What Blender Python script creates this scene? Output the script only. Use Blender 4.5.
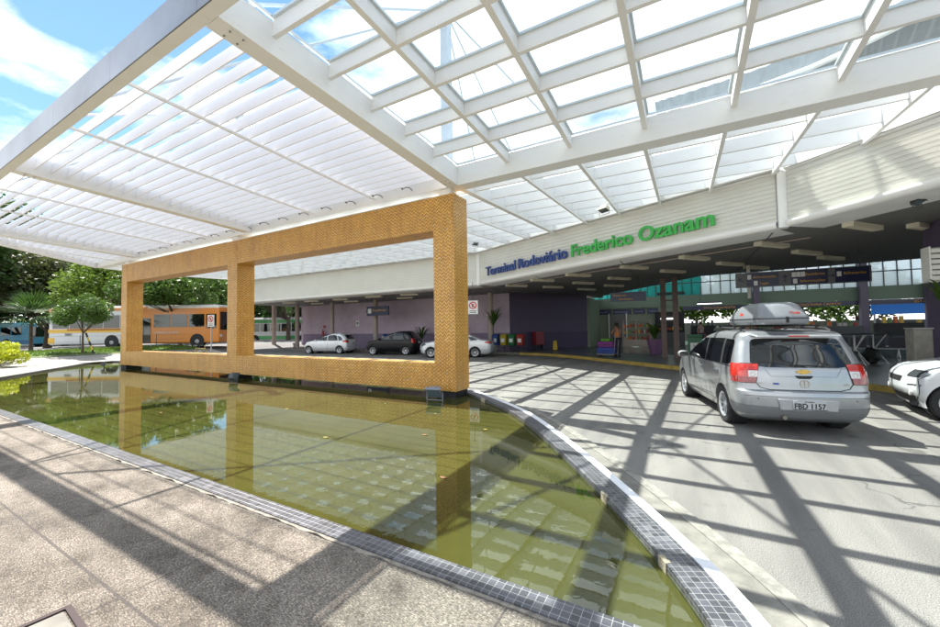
import bpy, bmesh, math, random
from mathutils import Vector, Matrix, Euler, noise
R = math.radians
random.seed(7)
for o in list(bpy.data.objects):
    bpy.data.objects.remove(o)
S = bpy.context.scene
COL = S.collection

# ---------------------------------------------------------------- camera
EYE = 1.72
yaw, pitch, roll = -0.5133, 0.0376, -0.01453
cd = bpy.data.cameras.new("camera")
cam = bpy.data.objects.new("camera", cd)
COL.objects.link(cam)
S.camera = cam
fw = Vector((math.sin(yaw)*math.cos(pitch), math.cos(yaw)*math.cos(pitch), math.sin(pitch)))
rt = Vector((math.cos(yaw), -math.sin(yaw), 0))
up = rt.cross(fw)
rt2 = rt*math.cos(roll) + up*math.sin(roll)
up2 = -rt*math.sin(roll) + up*math.cos(roll)
cam.matrix_world = Matrix(((rt2.x, up2.x, -fw.x, 0), (rt2.y, up2.y, -fw.y, 0), (rt2.z, up2.z, -fw.z, EYE), (0, 0, 0, 1)))
cd.sensor_width = 36
cd.lens = 14.651
cd.clip_start = 0.05
cd.clip_end = 2000

# ---------------------------------------------------------------- world, sun, exposure
SUN = Vector((-0.49, 0.17, 1.0)).normalized()          # towards the sun
elev = math.asin(SUN.z)
w = bpy.data.worlds.new("World")
S.world = w
w.use_nodes = True
nt = w.node_tree
for n in list(nt.nodes):
    nt.nodes.remove(n)
out = nt.nodes.new('ShaderNodeOutputWorld')
bg = nt.nodes.new('ShaderNodeBackground')
sky = nt.nodes.new('ShaderNodeTexSky')
sky.sky_type = 'NISHITA'
sky.sun_disc = False
sky.sun_elevation = elev
sky.sun_rotation = math.atan2(SUN.x, SUN.y)
sky.air_density = 1.0
sky.dust_density = 0.15
sky.ozone_density = 1.0
bg.inputs['Strength'].default_value = 0.1
tc = nt.nodes.new('ShaderNodeTexCoord')
mp = nt.nodes.new('ShaderNodeMapping')
mp.inputs['Scale'].default_value = (1.0, 1.0, 2.4)
mp.inputs['Location'].default_value = (3.1, 8.3, 1.5)
cn = nt.nodes.new('ShaderNodeTexNoise')
cn.inputs['Scale'].default_value = 1.8
cn.inputs['Detail'].default_value = 9
cn.inputs['Roughness'].default_value = 0.58
cr = nt.nodes.new('ShaderNodeValToRGB')
cr.color_ramp.elements[0].position = 0.43
cr.color_ramp.elements[1].position = 0.60
mix = nt.nodes.new('ShaderNodeMix')
mix.data_type = 'RGBA'
mix.inputs[7].default_value = (10.5, 10.4, 10.4, 1)
nt.links.new(tc.outputs['Generated'], mp.inputs['Vector'])
nt.links.new(mp.outputs[0], cn.inputs['Vector'])
nt.links.new(cn.outputs['Fac'], cr.inputs['Fac'])
nt.links.new(cr.outputs['Color'], mix.inputs[0])
skt = nt.nodes.new('ShaderNodeMix'); skt.data_type = 'RGBA'; skt.blend_type = 'MULTIPLY'; skt.inputs[0].default_value = 1.0
skt.inputs[7].default_value = (0.72, 0.88, 0.92, 1)
nt.links.new(sky.outputs[0], skt.inputs[6]); nt.links.new(skt.outputs[2], mix.inputs[6])
nt.links.new(mix.outputs[2], bg.inputs['Color'])
nt.links.new(bg.outputs[0], out.inputs[0])

sl = bpy.data.lights.new("sun", 'SUN')
sl.energy = 5.0
sl.angle = R(0.5)
sl.color = (1.0, 0.95, 0.87)
so = bpy.data.objects.new("sun", sl)
COL.objects.link(so)
so.rotation_euler = SUN.to_track_quat('Z', 'Y').to_euler()
so.location = (0, 0, 40)

S.view_settings.view_transform = 'Standard'
S.view_settings.look = 'None'
S.view_settings.gamma = 1
S.view_settings.use_curve_mapping = False
S.view_settings.exposure = 1.3
S.render.engine = 'CYCLES'
S.cycles.max_bounces = 10
S.cycles.transparent_max_bounces = 24
S.cycles.diffuse_bounces = 5

# ---------------------------------------------------------------- materials
MATS = {}
def mat(name, col, rough=0.6, metal=0.0, var=0.0, vscale=4.0, bump=0.0, bscale=40.0, emit=0.0, coat=0.0, spec=0.5, col2=None, dscale=None, detail=4):
    if name in MATS:
        return MATS[name]
    m = bpy.data.materials.new(name)
    m.use_nodes = True
    t = m.node_tree
    b = t.nodes['Principled BSDF']
    b.inputs['Base Color'].default_value = (*col, 1)
    b.inputs['Roughness'].default_value = rough
    b.inputs['Metallic'].default_value = metal
    b.inputs['Specular IOR Level'].default_value = spec
    b.inputs['Coat Weight'].default_value = coat
    b.inputs['Coat Roughness'].default_value = 0.05
    tcn = t.nodes.new('ShaderNodeTexCoord')
    if var > 0 or col2:
        nz = t.nodes.new('ShaderNodeTexNoise')
        nz.inputs['Scale'].default_value = vscale
        nz.inputs['Detail'].default_value = detail
        nz.inputs['Roughness'].default_value = 0.65
        t.links.new(tcn.outputs['Object'], nz.inputs['Vector'])
        rp = t.nodes.new('ShaderNodeValToRGB')
        rp.color_ramp.elements[0].position = 0.3
        rp.color_ramp.elements[1].position = 0.7
        c2 = col2 if col2 else tuple(min(1, c*(1+var)) for c in col)
        c1 = col if col2 else tuple(c*(1-var) for c in col)
        rp.color_ramp.elements[0].color = (*c1, 1)
        rp.color_ramp.elements[1].color = (*c2, 1)
        t.links.new(nz.outputs['Fac'], rp.inputs['Fac'])
        t.links.new(rp.outputs[0], b.inputs['Base Color'])
    if bump > 0:
        nb = t.nodes.new('ShaderNodeTexNoise')
        nb.inputs['Scale'].default_value = bscale
        nb.inputs['Detail'].default_value = 5
        t.links.new(tcn.outputs['Object'], nb.inputs['Vector'])
        bp = t.nodes.new('ShaderNodeBump')
        bp.inputs['Strength'].default_value = bump
        bp.inputs['Distance'].default_value = 0.01
        t.links.new(nb.outputs['Fac'], bp.inputs['Height'])
        t.links.new(bp.outputs[0], b.inputs['Normal'])
    if emit > 0:
        b.inputs['Emission Color'].default_value = (*col, 1)
        b.inputs['Emission Strength'].default_value = emit
    MATS[name] = m
    return m

class NG:
    """small helper for node materials"""
    def __init__(s, name):
        s.m = bpy.data.materials.new(name); s.m.use_nodes = True
        s.t = s.m.node_tree; s.b = s.t.nodes['Principled BSDF']; MATS[name] = s.m
    def n(s, typ, **kw):
        x = s.t.nodes.new(typ)
        for k, v in kw.items():
            setattr(x, k, v)
        return x
    def l(s, a, b): s.t.links.new(a, b)
    def math(s, op, a, b=None, c=None):
        x = s.n('ShaderNodeMath', operation=op)
        for i, v in enumerate((a, b, c)):
            if v is None: continue
            if isinstance(v, (int, float)): x.inputs[i].default_value = v
            else: s.l(v, x.inputs[i])
        return x.outputs[0]
    def xyz(s):
        tcn = s.n('ShaderNodeTexCoord'); sp = s.n('ShaderNodeSeparateXYZ')
        s.l(tcn.outputs['Object'], sp.inputs[0]); s.co = tcn.outputs['Object']
        return sp.outputs
    def ramp(s, fac, stops, const=False):
        r = s.n('ShaderNodeValToRGB')
        if const: r.color_ramp.interpolation = 'CONSTANT'
        e = r.color_ramp.elements
        while len(e) < len(stops): e.new(0.5)
        for i, (p, c) in enumerate(stops):
            e[i].position = p; e[i].color = (*c, 1)
        s.l(fac, r.inputs[0]); return r.outputs[0]
    def mixc(s, f, a, b, blend='MIX'):
        x = s.n('ShaderNodeMix', data_type='RGBA', blend_type=blend)
        for i, v in ((0, f), (6, a), (7, b)):
            if isinstance(v, (int, float)): x.inputs[i].default_value = v
            elif isinstance(v, tuple): x.inputs[i].default_value = (*v, 1)
            else: s.l(v, x.inputs[i])
        return x.outputs[2]
    def noise(s, scale, detail=4, rough=0.6, vec=None):
        x = s.n('ShaderNodeTexNoise'); x.inputs['Scale'].default_value = scale
        x.inputs['Detail'].default_value = detail; x.inputs['Roughness'].default_value = rough
        s.l(vec if vec else s.co, x.inputs['Vector']); return x.outputs['Fac']
    def bump(s, h, strength, dist=0.01):
        x = s.n('ShaderNodeBump'); x.inputs['Strength'].default_value = strength
        x.inputs['Distance'].default_value = dist
        s.l(h, x.inputs['Height']); s.l(x.outputs[0], s.b.inputs['Normal'])

WHITE = mat('white_painted_steel', (0.85, 0.84, 0.82), 0.45, var=0.05, vscale=1.3, bump=0.05, bscale=6)
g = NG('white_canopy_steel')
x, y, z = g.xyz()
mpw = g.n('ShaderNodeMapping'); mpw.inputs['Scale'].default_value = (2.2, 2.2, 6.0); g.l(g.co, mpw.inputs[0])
gn_ = g.ramp(g.noise(2.0, 7, 0.72, mpw.outputs[0]), [(0.26, (0.72, 0.67, 0.61)), (0.38, (0.86, 0.85, 0.835)), (0.8, (0.89, 0.88, 0.865))])  # brown mottle: warm water reflections on the beams, painted into the steel colour
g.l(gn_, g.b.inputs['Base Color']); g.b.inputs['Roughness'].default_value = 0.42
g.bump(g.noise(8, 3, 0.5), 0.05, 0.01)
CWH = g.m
SLATM = mat('white_slat_metal', (0.87, 0.87, 0.88), 0.4, var=0.03, vscale=2)
ALU = mat('brushed_aluminium_fascia', (0.27, 0.285, 0.31), 0.36, metal=0.6, var=0.22, vscale=0.7)
DKPLASTIC = mat('black_plastic', (0.02, 0.02, 0.022), 0.5)
RUBBER = mat('tyre_rubber', (0.018, 0.018, 0.019), 0.8, bump=0.3, bscale=60)
CHROME = mat('chrome', (0.75, 0.75, 0.75), 0.15, metal=1)
RIMM = mat('alloy_rim', (0.62, 0.63, 0.65), 0.3, metal=0.7)
DKGLASS = mat('dark_car_glass', (0.006, 0.007, 0.009), 0.03, spec=0.9)
BLACK = mat('matt_black', (0.012, 0.012, 0.013), 0.7)

def make_glass(name, tint, gloss=0.12):
    m = bpy.data.materials.new(name); m.use_nodes = True
    t = m.node_tree; t.nodes.remove(t.nodes['Principled BSDF'])
    o = t.nodes['Material Output']
    tr = t.nodes.new('ShaderNodeBsdfTransparent'); tr.inputs[0].default_value = (*tint, 1)
    gl = t.nodes.new('ShaderNodeBsdfGlossy'); gl.inputs['Roughness'].default_value = 0.05
    lw0 = t.nodes.new('ShaderNodeLayerWeight'); lw0.inputs[0].default_value = 0.5
    fr = t.nodes.new('ShaderNodeMath'); fr.operation = 'POWER'; fr.inputs[1].default_value = 5.0
    t.links.new(lw0.outputs['Facing'], fr.inputs[0])
    mx = t.nodes.new('ShaderNodeMixShader')
    t.links.new(fr.outputs[0], mx.inputs[0]); t.links.new(tr.outputs[0], mx.inputs[1]); t.links.new(gl.outputs[0], mx.inputs[2])
    t.links.new(mx.outputs[0], o.inputs[0])
    MATS[name] = m
    return m
ROOFGLASS = make_glass('roof_glass', (0.93, 0.975, 0.98))
CLEAR = make_glass('clear_glass', (0.8, 0.86, 0.86))

# chevron mosaic
g = NG('chevron_mosaic')
x, y, z = g.xyz()
geo = g.n('ShaderNodeNewGeometry'); gs = g.n('ShaderNodeSeparateXYZ'); g.l(geo.outputs['Normal'], gs.inputs[0])
hz_ = g.math('GREATER_THAN', g.math('ABSOLUTE', gs.outputs[2]), 0.5); vt_ = g.math('SUBTRACT', 1.0, hz_)
u = g.math('FLOOR', g.math('DIVIDE', g.math('ADD', x, g.math('MULTIPLY', y, vt_)), 0.021))
v = g.math('FLOOR', g.math('DIVIDE', g.math('ADD', g.math('MULTIPLY', z, vt_), g.math('MULTIPLY', y, hz_)), 0.021))
tri = g.math('PINGPONG', u, 3.0)
k = g.math('FLOORED_MODULO', g.math('ADD', v, tri), 4.0)
kk = g.math('DIVIDE', g.math('ADD', k, 0.5), 4.0)
wn = g.n('ShaderNodeTexWhiteNoise', noise_dimensions='2D')
cb = g.n('ShaderNodeCombineXYZ'); g.l(u, cb.inputs[0]); g.l(v, cb.inputs[1]); g.l(cb.outputs[0], wn.inputs['Vector'])
base = g.ramp(kk, [(0.0, (0.72, 0.48, 0.135)), (0.25, (0.64, 0.375, 0.075)), (0.5, (0.40, 0.135, 0.03)), (0.75, (0.52, 0.255, 0.05))], True)
rnd = g.ramp(wn.outputs['Value'], [(0, (0.72, 0.7, 0.65)), (1, (1.2, 1.18, 1.12))])
c = g.mixc(1.0, base, rnd, 'MULTIPLY')
dirt = g.ramp(g.noise(1.6, 5, 0.7), [(0.3, (0.84, 0.80, 0.74)), (0.62, (1.05, 1.05, 1.02))])
c = g.mixc(1.0, c, dirt, 'MULTIPLY')
mps = g.n('ShaderNodeMapping'); mps.inputs['Scale'].default_value = (5.0, 5.0, 0.35); g.l(g.co, mps.inputs[0])
c = g.mixc(1.0, c, g.ramp(g.noise(1.6, 5, 0.7, mps.outputs[0]), [(0.32, (0.84, 0.79, 0.72)), (0.5, (1, 1, 1)), (0.75, (1.03, 1.03, 1.04))]), 'MULTIPLY')
miss = g.math('GREATER_THAN', wn.outputs['Value'], 0.996)
c = g.mixc(miss, c, (0.62, 0.58, 0.50))
g.l(c, g.b.inputs['Base Color']); g.b.inputs['Roughness'].default_value = 0.38
g.bump(wn.outputs['Value'], 0.25, 0.004)
MOSAIC = g.m

def tile_mat(name, size, colr, grout, gw=0.07, rough=0.32, yscale=1.0):
    g = NG(name)
    x, y, z = g.xyz()
    fx = g.math('FRACT', g.math('DIVIDE', x, size)); fy = g.math('FRACT', g.math('DIVIDE', y, size*yscale))
    e = g.math('MAXIMUM', g.math('LESS_THAN', fx, gw), g.math('LESS_THAN', fy, gw))
    wn = g.n('ShaderNodeTexWhiteNoise', noise_dimensions='2D')
    cb = g.n('ShaderNodeCombineXYZ')
    g.l(g.math('FLOOR', g.math('DIVIDE', x, size)), cb.inputs[0]); g.l(g.math('FLOOR', g.math('DIVIDE', y, size*yscale)), cb.inputs[1])
    g.l(cb.outputs[0], wn.inputs['Vector'])
    c0 = g.ramp(wn.outputs['Value'], [(0, tuple(q*0.75 for q in colr)), (1, tuple(q*1.3 for q in colr))])
    c = g.mixc(e, c0, grout)
    d = g.ramp(g.noise(3, 5, 0.7), [(0.35, (0.8, 0.8, 0.78)), (0.7, (1.1, 1.1, 1.1))])
    c = g.mixc(1.0, c, d, 'MULTIPLY')
    g.l(c, g.b.inputs['Base Color']); g.b.inputs['Roughness'].default_value = rough
    g.bump(g.math('SUBTRACT', 1.0, e), 0.3, 0.003)
    return g.m
TILE = tile_mat('dark_coping_tiles', 0.052, (0.062, 0.064, 0.078), (0.42, 0.41, 0.42))

# murky pool water
g = NG('murky_pool_water')
x, y, z = g.xyz()
c = g.ramp(g.noise(0.5, 6, 0.6), [(0.3, (0.036, 0.040, 0.010)), (0.55, (0.056, 0.058, 0.014)), (0.8, (0.054, 0.064, 0.022))])
g.l(c, g.b.inputs['Base Color']); g.b.inputs['Roughness'].default_value = 0.015; g.b.inputs['IOR'].default_value = 1.5
g.bump(g.noise(7.0, 3, 0.55), 0.016, 0.03)
WATER = g.m

# asphalt
g = NG('worn_asphalt')
x, y, z = g.xyz()
c = g.ramp(g.noise(0.35, 6, 0.65), [(0.3, (0.155, 0.146, 0.136)), (0.7, (0.215, 0.202, 0.186))])
sp = g.ramp(g.noise(140, 2, 0.5), [(0.35, (0.50, 0.50, 0.51)), (0.5, (0.98, 0.98, 0.98)), (0.68, (1.55, 1.53, 1.5))])
c = g.mixc(1.0, c, sp, 'MULTIPLY')
st = g.ramp(g.noise(1.8, 7, 0.75), [(0.60, (1, 1, 1)), (0.72, (0.74, 0.73, 0.72))])
c = g.mixc(1.0, c, st, 'MULTIPLY')
mpr = g.n('ShaderNodeMapping'); mpr.inputs['Rotation'].default_value = (0, 0, 0.35); mpr.inputs['Scale'].default_value = (1.6, 0.16, 1); g.l(g.co, mpr.inputs[0])
c = g.mixc(1.0, c, g.ramp(g.noise(1.3, 4, 0.6, mpr.outputs[0]), [(0.36, (0.72, 0.72, 0.725)), (0.62, (1.1, 1.1, 1.09))]), 'MULTIPLY')
vor = g.n('ShaderNodeTexVoronoi', feature='DISTANCE_TO_EDGE'); vor.inputs['Scale'].default_value = 0.42
nzv = g.n('ShaderNodeTexNoise'); nzv.inputs['Scale'].default_value = 2.5; nzv.inputs['Detail'].default_value = 6; g.l(g.co, nzv.inputs['Vector'])
vm = g.n('ShaderNodeVectorMath', operation='MULTIPLY_ADD'); vm.inputs[1].default_value = (0.7, 0.7, 0); g.l(nzv.outputs['Color'], vm.inputs[0]); g.l(g.co, vm.inputs[2]); g.l(vm.outputs[0], vor.inputs['Vector'])
crk = g.math('MULTIPLY', g.math('LESS_THAN', vor.outputs[0], 0.0045), g.math('GREATER_THAN', g.noise(0.6, 3, .5), 0.52))
c = g.mixc(g.math('MULTIPLY', crk, 0.6), c, (0.045, 0.043, 0.04))
oil = g.math('MULTIPLY', g.math('LESS_THAN', g.noise(3.1, 4, 0.6), 0.34), g.math('GREATER_THAN', g.noise(14.0, 3, 0.6), 0.42))
c = g.mixc(g.math('MULTIPLY', oil, 0.45), c, (0.05, 0.048, 0.047))
g.l(c, g.b.inputs['Base Color']); g.b.inputs['Roughness'].default_value = 0.8
g.bump(g.noise(160, 2, 0.5), 0.4, 0.006)
ASPHALT = g.m

# scratched concrete walkway with joints
g = NG('brushed_concrete_walk')
x, y, z = g.xyz()
c = g.ramp(g.noise(1.1, 7, 0.7), [(0.32, (0.125, 0.107, 0.089)), (0.48, (0.225, 0.196, 0.163)), (0.66, (0.33, 0.29, 0.245))])
mpg = g.n('ShaderNodeMapping'); mpg.inputs['Scale'].default_value = (45, 150, 1); mpg.inputs['Rotation'].default_value = (0, 0, 0.6)
g.l(g.co, mpg.inputs[0])
sc = g.ramp(g.noise(1.0, 4, 0.7, mpg.outputs[0]), [(0.40, (0.38, 0.37, 0.36)), (0.55, (1.05, 1.05, 1.05)), (0.70, (2.1, 2.0, 1.9))])
c = g.mixc(1.0, c, sc, 'MULTIPLY')
mpg2 = g.n('ShaderNodeMapping'); mpg2.inputs['Scale'].default_value = (150, 30, 1); mpg2.inputs['Rotation'].default_value = (0, 0, -0.9)
g.l(g.co, mpg2.inputs[0])
sc2 = g.ramp(g.noise(1.0, 3, 0.6, mpg2.outputs[0]), [(0.42, (0.72, 0.71, 0.70)), (0.56, (1.0, 1.0, 1.0)), (0.72, (1.45, 1.42, 1.4))])
c = g.mixc(1.0, c, sc2, 'MULTIPLY')
blot = g.ramp(g.noise(4.5, 6, 0.75), [(0.36, (0.62, 0.60, 0.57)), (0.5, (1, 1, 1)), (0.7, (1.12, 1.12, 1.1))])
c = g.mixc(1.0, c, blot, 'MULTIPLY')
jx = g.math('LESS_THAN', g.math('FRACT', g.math('DIVIDE', g.math('ADD', x, 30.35), 2.1)), 0.007)
jy = g.math('LESS_THAN', g.math('ABSOLUTE', g.math('SUBTRACT', y, 1.02)), 0.009)
c = g.mixc(g.math('MULTIPLY', g.math('MAXIMUM', jx, jy), 0.75), c, (0.07, 0.06, 0.055))
g.l(c, g.b.inputs['Base Color']); g.b.inputs['Roughness'].default_value = 0.85
g.bump(g.noise(70, 5, 0.75), 1.0, 0.015)
WALK = g.m

CONC = mat('old_concrete', (0.19, 0.178, 0.155), 0.85, var=0.3, vscale=5, bump=0.5, bscale=60, detail=7)
CONCL = mat('pale_concrete', (0.27, 0.255, 0.235), 0.8, var=0.16, vscale=1.5, bump=0.2, bscale=30, detail=7)
WPAINT = mat('worn_white_paint', (0.74, 0.74, 0.76), 0.5, var=0.1, vscale=6)
YPAINT = mat('worn_yellow_paint', (0.34, 0.24, 0.05), 0.6, var=0.35, vscale=5, detail=7)

# ---------------------------------------------------------------- mesh helpers
def link(name, me, m=None, parent=None):
    o = bpy.data.objects.new(name, me)
    COL.objects.link(o)
    if m is not None and me is not None and len(me.materials) == 0:
        me.materials.append(m)
    if parent is not None:
        o.parent = parent
    return o
def tag(o, label=None, cat=None, group=None, kind=None):
    if label: o['label'] = label
    if cat: o['category'] = cat
    if group: o['group'] = group
    if kind: o['kind'] = kind
    return o
def empty(name, loc, rz=0, label=None, cat=None, group=None):
    o = bpy.data.objects.new(name, None)
    COL.objects.link(o)
    o.location = loc; o.rotation_euler = (0, 0, rz); o.empty_display_size = 0.2
    return tag(o, label, cat, group)

class MB:
    def __init__(s): s.b = bmesh.new()
    def box(s, x0, x1, y0, y1, z0, z1):
        return s.hexa([(x0, y0, z0), (x1, y0, z0), (x1, y1, z0), (x0, y1, z0), (x0, y0, z1), (x1, y0, z1), (x1, y1, z1), (x0, y1, z1)])
    def hexa(s, p):
        v = [s.b.verts.new(q) for q in p]
        for f in ((3, 2, 1, 0), (4, 5, 6, 7), (0, 1, 5, 4), (1, 2, 6, 5), (2, 3, 7, 6), (3, 0, 4, 7)):
            s.b.faces.new([v[i] for i in f])
        return s
    def bar(s, p0, p1, wdt, hgt, upv=(0, 0, 1)):
        """rectangular bar between two points, bottom centre line p0-p1"""
        p0 = Vector(p0); p1 = Vector(p1); d = (p1-p0).normalized(); sd = d.cross(Vector(upv)).normalized()*(wdt/2)
        h = Vector((0, 0, hgt))
        return s.hexa([p0-sd, p0+sd, p1+sd, p1-sd, p0-sd+h, p0+sd+h, p1+sd+h, p1-sd+h]) if True else s
    def tube(s, p0, p1, r0, r1=None, n=10, caps=True):
        r1 = r0 if r1 is None else r1
        p0 = Vector(p0); p1 = Vector(p1); d = (p1-p0).normalized()
        a = d.orthogonal().normalized(); c = d.cross(a)
        r = []
        for p, rr in ((p0, r0), (p1, r1)):
            r.append([s.b.verts.new(p+(a*math.cos(t)+c*math.sin(t))*rr) for t in [2*math.pi*i/n for i in range(n)]])
        for i in range(n):
            s.b.faces.new((r[0][i], r[0][(i+1) % n], r[1][(i+1) % n], r[1][i]))
        if caps:
            s.b.faces.new(r[0][::-1]); s.b.faces.new(r[1])
        return s
    def path(s, pts, r, n=8):
        for a, b_ in zip(pts[:-1], pts[1:]): s.tube(a, b_, r, n=n)
        return s
    def lathe(s, prof, c=(0, 0, 0), axis='z', n=20, close=False):
        rings = []
        for (r, h) in prof:
            ring = []
            for i in range(n):
                t = 2*math.pi*i/n
                if axis == 'z': p = (c[0]+r*math.cos(t), c[1]+r*math.sin(t), c[2]+h)
                elif axis == 'y': p = (c[0]+r*math.cos(t), c[1]+h, c[2]+r*math.sin(t))
                else: p = (c[0]+h, c[1]+r*math.cos(t), c[2]+r*math.sin(t))
                ring.append(s.b.verts.new(p))
            rings.append(ring)
        for a, b_ in zip(rings[:-1], rings[1:]):
            for i in range(n):
                s.b.faces.new((a[i], a[(i+1) % n], b_[(i+1) % n], b_[i]))
        if close:
            for i in range(n):
                s.b.faces.new((rings[-1][i], rings[-1][(i+1) % n], rings[0][(i+1) % n], rings[0][i]))
        else:
            s.b.faces.new(rings[0][::-1]); s.b.faces.new(rings[-1])
        return s
    def prism(s, poly, z0, z1):
        """poly: list of (x,y); z0,z1 numbers or callables(x,y)"""
        f0 = z0 if callable(z0) else (lambda x, y: z0)
        f1 = z1 if callable(z1) else (lambda x, y: z1)
        a = [s.b.verts.new((x, y, f0(x, y))) for x, y in poly]
        b_ = [s.b.verts.new((x, y, f1(x, y))) for x, y in poly]
        n = len(poly)
        s.b.faces.new(a[::-1]); s.b.faces.new(b_)
        for i in range(n):
            s.b.faces.new((a[i], a[(i+1) % n], b_[(i+1) % n], b_[i]))
        return s
    def grid(s, rows):
        vs = [[s.b.verts.new(p) for p in r] for r in rows]
        for a, b_ in zip(vs[:-1], vs[1:]):
            for i in range(len(a)-1):
                s.b.faces.new((a[i], a[i+1], b_[i+1], b_[i]))
        return s
    def blob(s, c, rx, ry, rz, n=12, m=8, rough=0.0, seed=0):
        rows = []
        for j in range(m+1):
            ph = math.pi*j/m
            row = []
            for i in range(n+1):
                th = 2*math.pi*(i % n)/n
                d = Vector((math.sin(ph)*math.cos(th), math.sin(ph)*math.sin(th), math.cos(ph)))
                k_ = 1+rough*noise.noise(d*2.3+Vector((seed, 0, 0)))
                row.append((c[0]+rx*d.x*k_, c[1]+ry*d.y*k_, c[2]+rz*d.z*k_))
            rows.append(row)
        s.grid(rows)
        return s
    def build(s, name, m, parent=None, smooth=None, bevel=0):
        bmesh.ops.remove_doubles(s.b, verts=s.b.verts, dist=1e-5)
        bmesh.ops.recalc_face_normals(s.b, faces=s.b.faces)
        if smooth:
            for f in s.b.faces: f.smooth = True
            for e in s.b.edges:
                if len(e.link_faces) == 2 and e.calc_face_angle(0) > R(smooth): e.smooth = False
        me = bpy.data.meshes.new(name)
        s.b.to_mesh(me); s.b.free()
        o = link(name, me, m, parent)
        if bevel:
            md = o.modifiers.new('bevel', 'BEVEL'); md.width = bevel; md.segments = 2; md.limit_method = 'ANGLE'; md.angle_limit = R(40)
        return o

def box_obj(name, x0, x1, y0, y1, z0, z1, m, parent=None, bevel=0):
    return MB().box(x0, x1, y0, y1, z0, z1).build(name, m, parent, bevel=bevel)

def text_obj(name, body, size, depth, m, parent=None, bold=0.0, extrude_back=True, align='LEFT', shear=0, space=1.0):
    cu = bpy.data.curves.new(name, 'FONT')
    cu.body = body; cu.size = size; cu.extrude = depth/2; cu.offset = bold; cu.align_x = align; cu.shear = shear
    cu.resolution_u = 6; cu.space_character = space
    tmp = bpy.data.objects.new('tmp', cu)
    COL.objects.link(tmp)
    bpy.context.view_layer.update()
    dg = bpy.context.evaluated_depsgraph_get()
    me = bpy.data.meshes.new_from_object(tmp.evaluated_get(dg))
    bpy.data.objects.remove(tmp)
    bpy.data.curves.remove(cu)
    me.name = name
    me.materials.clear()
    return link(name, me, m, parent)

def text_width(o):
    xs = [v.co.x for v in o.data.vertices]
    return min(xs), max(xs)

def resample(pts, n):
    """Catmull-Rom through the points, n per span"""
    P = [Vector(p) for p in pts]; out = []
    for i in range(len(P)-1):
        p0 = P[max(i-1, 0)]; p1 = P[i]; p2 = P[i+1]; p3 = P[min(i+2, len(P)-1)]
        for k_ in range(n):
            t = k_/n
            out.append(0.5*((2*p1)+(-p0+p2)*t+(2*p0-5*p1+4*p2-p3)*t*t+(-p0+3*p1-3*p2+p3)*t**3))
    out.append(P[-1])
    return out
def offset_line(pts, d):
    out = []
    for i, p in enumerate(pts):
        a = pts[max(i-1, 0)]; b_ = pts[min(i+1, len(pts)-1)]
        t = (b_-a).normalized()
        out.append(p+Vector((-t.y, t.x))*d)
    return out
def strip(a, b_, z0, z1, mb=None):
    """solid strip between two equally long 2D lines"""
    mb = mb or MB()
    n = len(a)
    A0 = [mb.b.verts.new((p.x, p.y, z0)) for p in a]; A1 = [mb.b.verts.new((p.x, p.y, z1)) for p in a]
    B0 = [mb.b.verts.new((p.x, p.y, z0)) for p in b_]; B1 = [mb.b.verts.new((p.x, p.y, z1)) for p in b_]
    for i in range(n-1):
        mb.b.faces.new((A1[i], A1[i+1], B1[i+1], B1[i])); mb.b.faces.new((A0[i], B0[i], B0[i+1], A0[i+1]))
        mb.b.faces.new((A0[i], A0[i+1], A1[i+1], A1[i])); mb.b.faces.new((B0[i], B1[i], B1[i+1], B0[i+1]))
    mb.b.faces.new((A0[0], A1[0], B1[0], B0[0])); mb.b.faces.new((A0[-1], B0[-1], B1[-1], A1[-1]))
    return mb

# ================================================================ SETTING
def sm(t):
    t = max(0.0, min(1.0, t)); return t*t*(3-2*t)
def zg(x):
    return -0.03 + 0.52*sm((-29.5-x)/5.0) - 0.40*sm((-47-x)/8.0)
XS = [-600, -300, -120, -80, -60, -56, -54, -52, -50, -48, -47, -44, -40, -37, -34.5] + [-34+0.5*i for i in range(10)] + [-29, -20, 0, 60, 300, 600]
def sheet(name, poly_y0, poly_y1, x0, x1, dz, m, **kw):
    """ground-hugging sheet between y0(x) and y1(x)"""
    f0 = poly_y0 if callable(poly_y0) else (lambda x: poly_y0)
    f1 = poly_y1 if callable(poly_y1) else (lambda x: poly_y1)
    xs = sorted(set([x0, x1] + [x for x in XS if x0 < x < x1]))
    o = MB().grid([[(x, f0(x)+(f1(x)-f0(x))*t, zg(x)+dz) for x in xs] for t in (0, .25, .5, .75, 1)]).build(name, m)
    return tag(o, kind='structure')
DIRT = mat('dry_grassy_ground', (0.09, 0.085, 0.045), 0.95, var=0.35, vscale=0.4, detail=8)
LAWN = mat('lawn_green', (0.055, 0.11, 0.02), 0.95, var=0.4, vscale=2.0, bump=0.6, bscale=30, detail=8)
sheet('ground', -300, 600, -600, 600, 0, DIRT)
# driveway asphalt
tag(MB().prism([(-28.5, 8.6), (-28.5, 22.6), (14, 22.6), (14, -14), (-0.4, -14), (-0.4, 1.0), (-6, 8.6)], -0.02, 0.0).build('road', ASPHALT), kind='structure')
# bus yard
sheet('bus_yard', lambda x: -30, lambda x: 120, -130, -34.6, 0.012, mat('yard_asphalt', (0.13, 0.128, 0.125), 0.85, var=0.2, vscale=0.3, detail=8))
sheet('bus_lane', lambda x: 16.3, lambda x: 120, -34.6, -28.6, 0.016, MATS['yard_asphalt'])
# pale concrete forecourt left of the pool
sheet('forecourt', lambda x: -30, lambda x: 16.0, -31.9, -28.5, 0.17, CONCL)
sheet('kerb', lambda x: -30, lambda x: 16.0, -32.05, -31.9, 0.22, mat('tan_kerb_stone', (.16, .13, .10), .8, var=.3, vscale=3))
LN = sheet('lawn', lambda x: -6, lambda x: 15.5, -37.2, -32.06, 0.14, LAWN)
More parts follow.
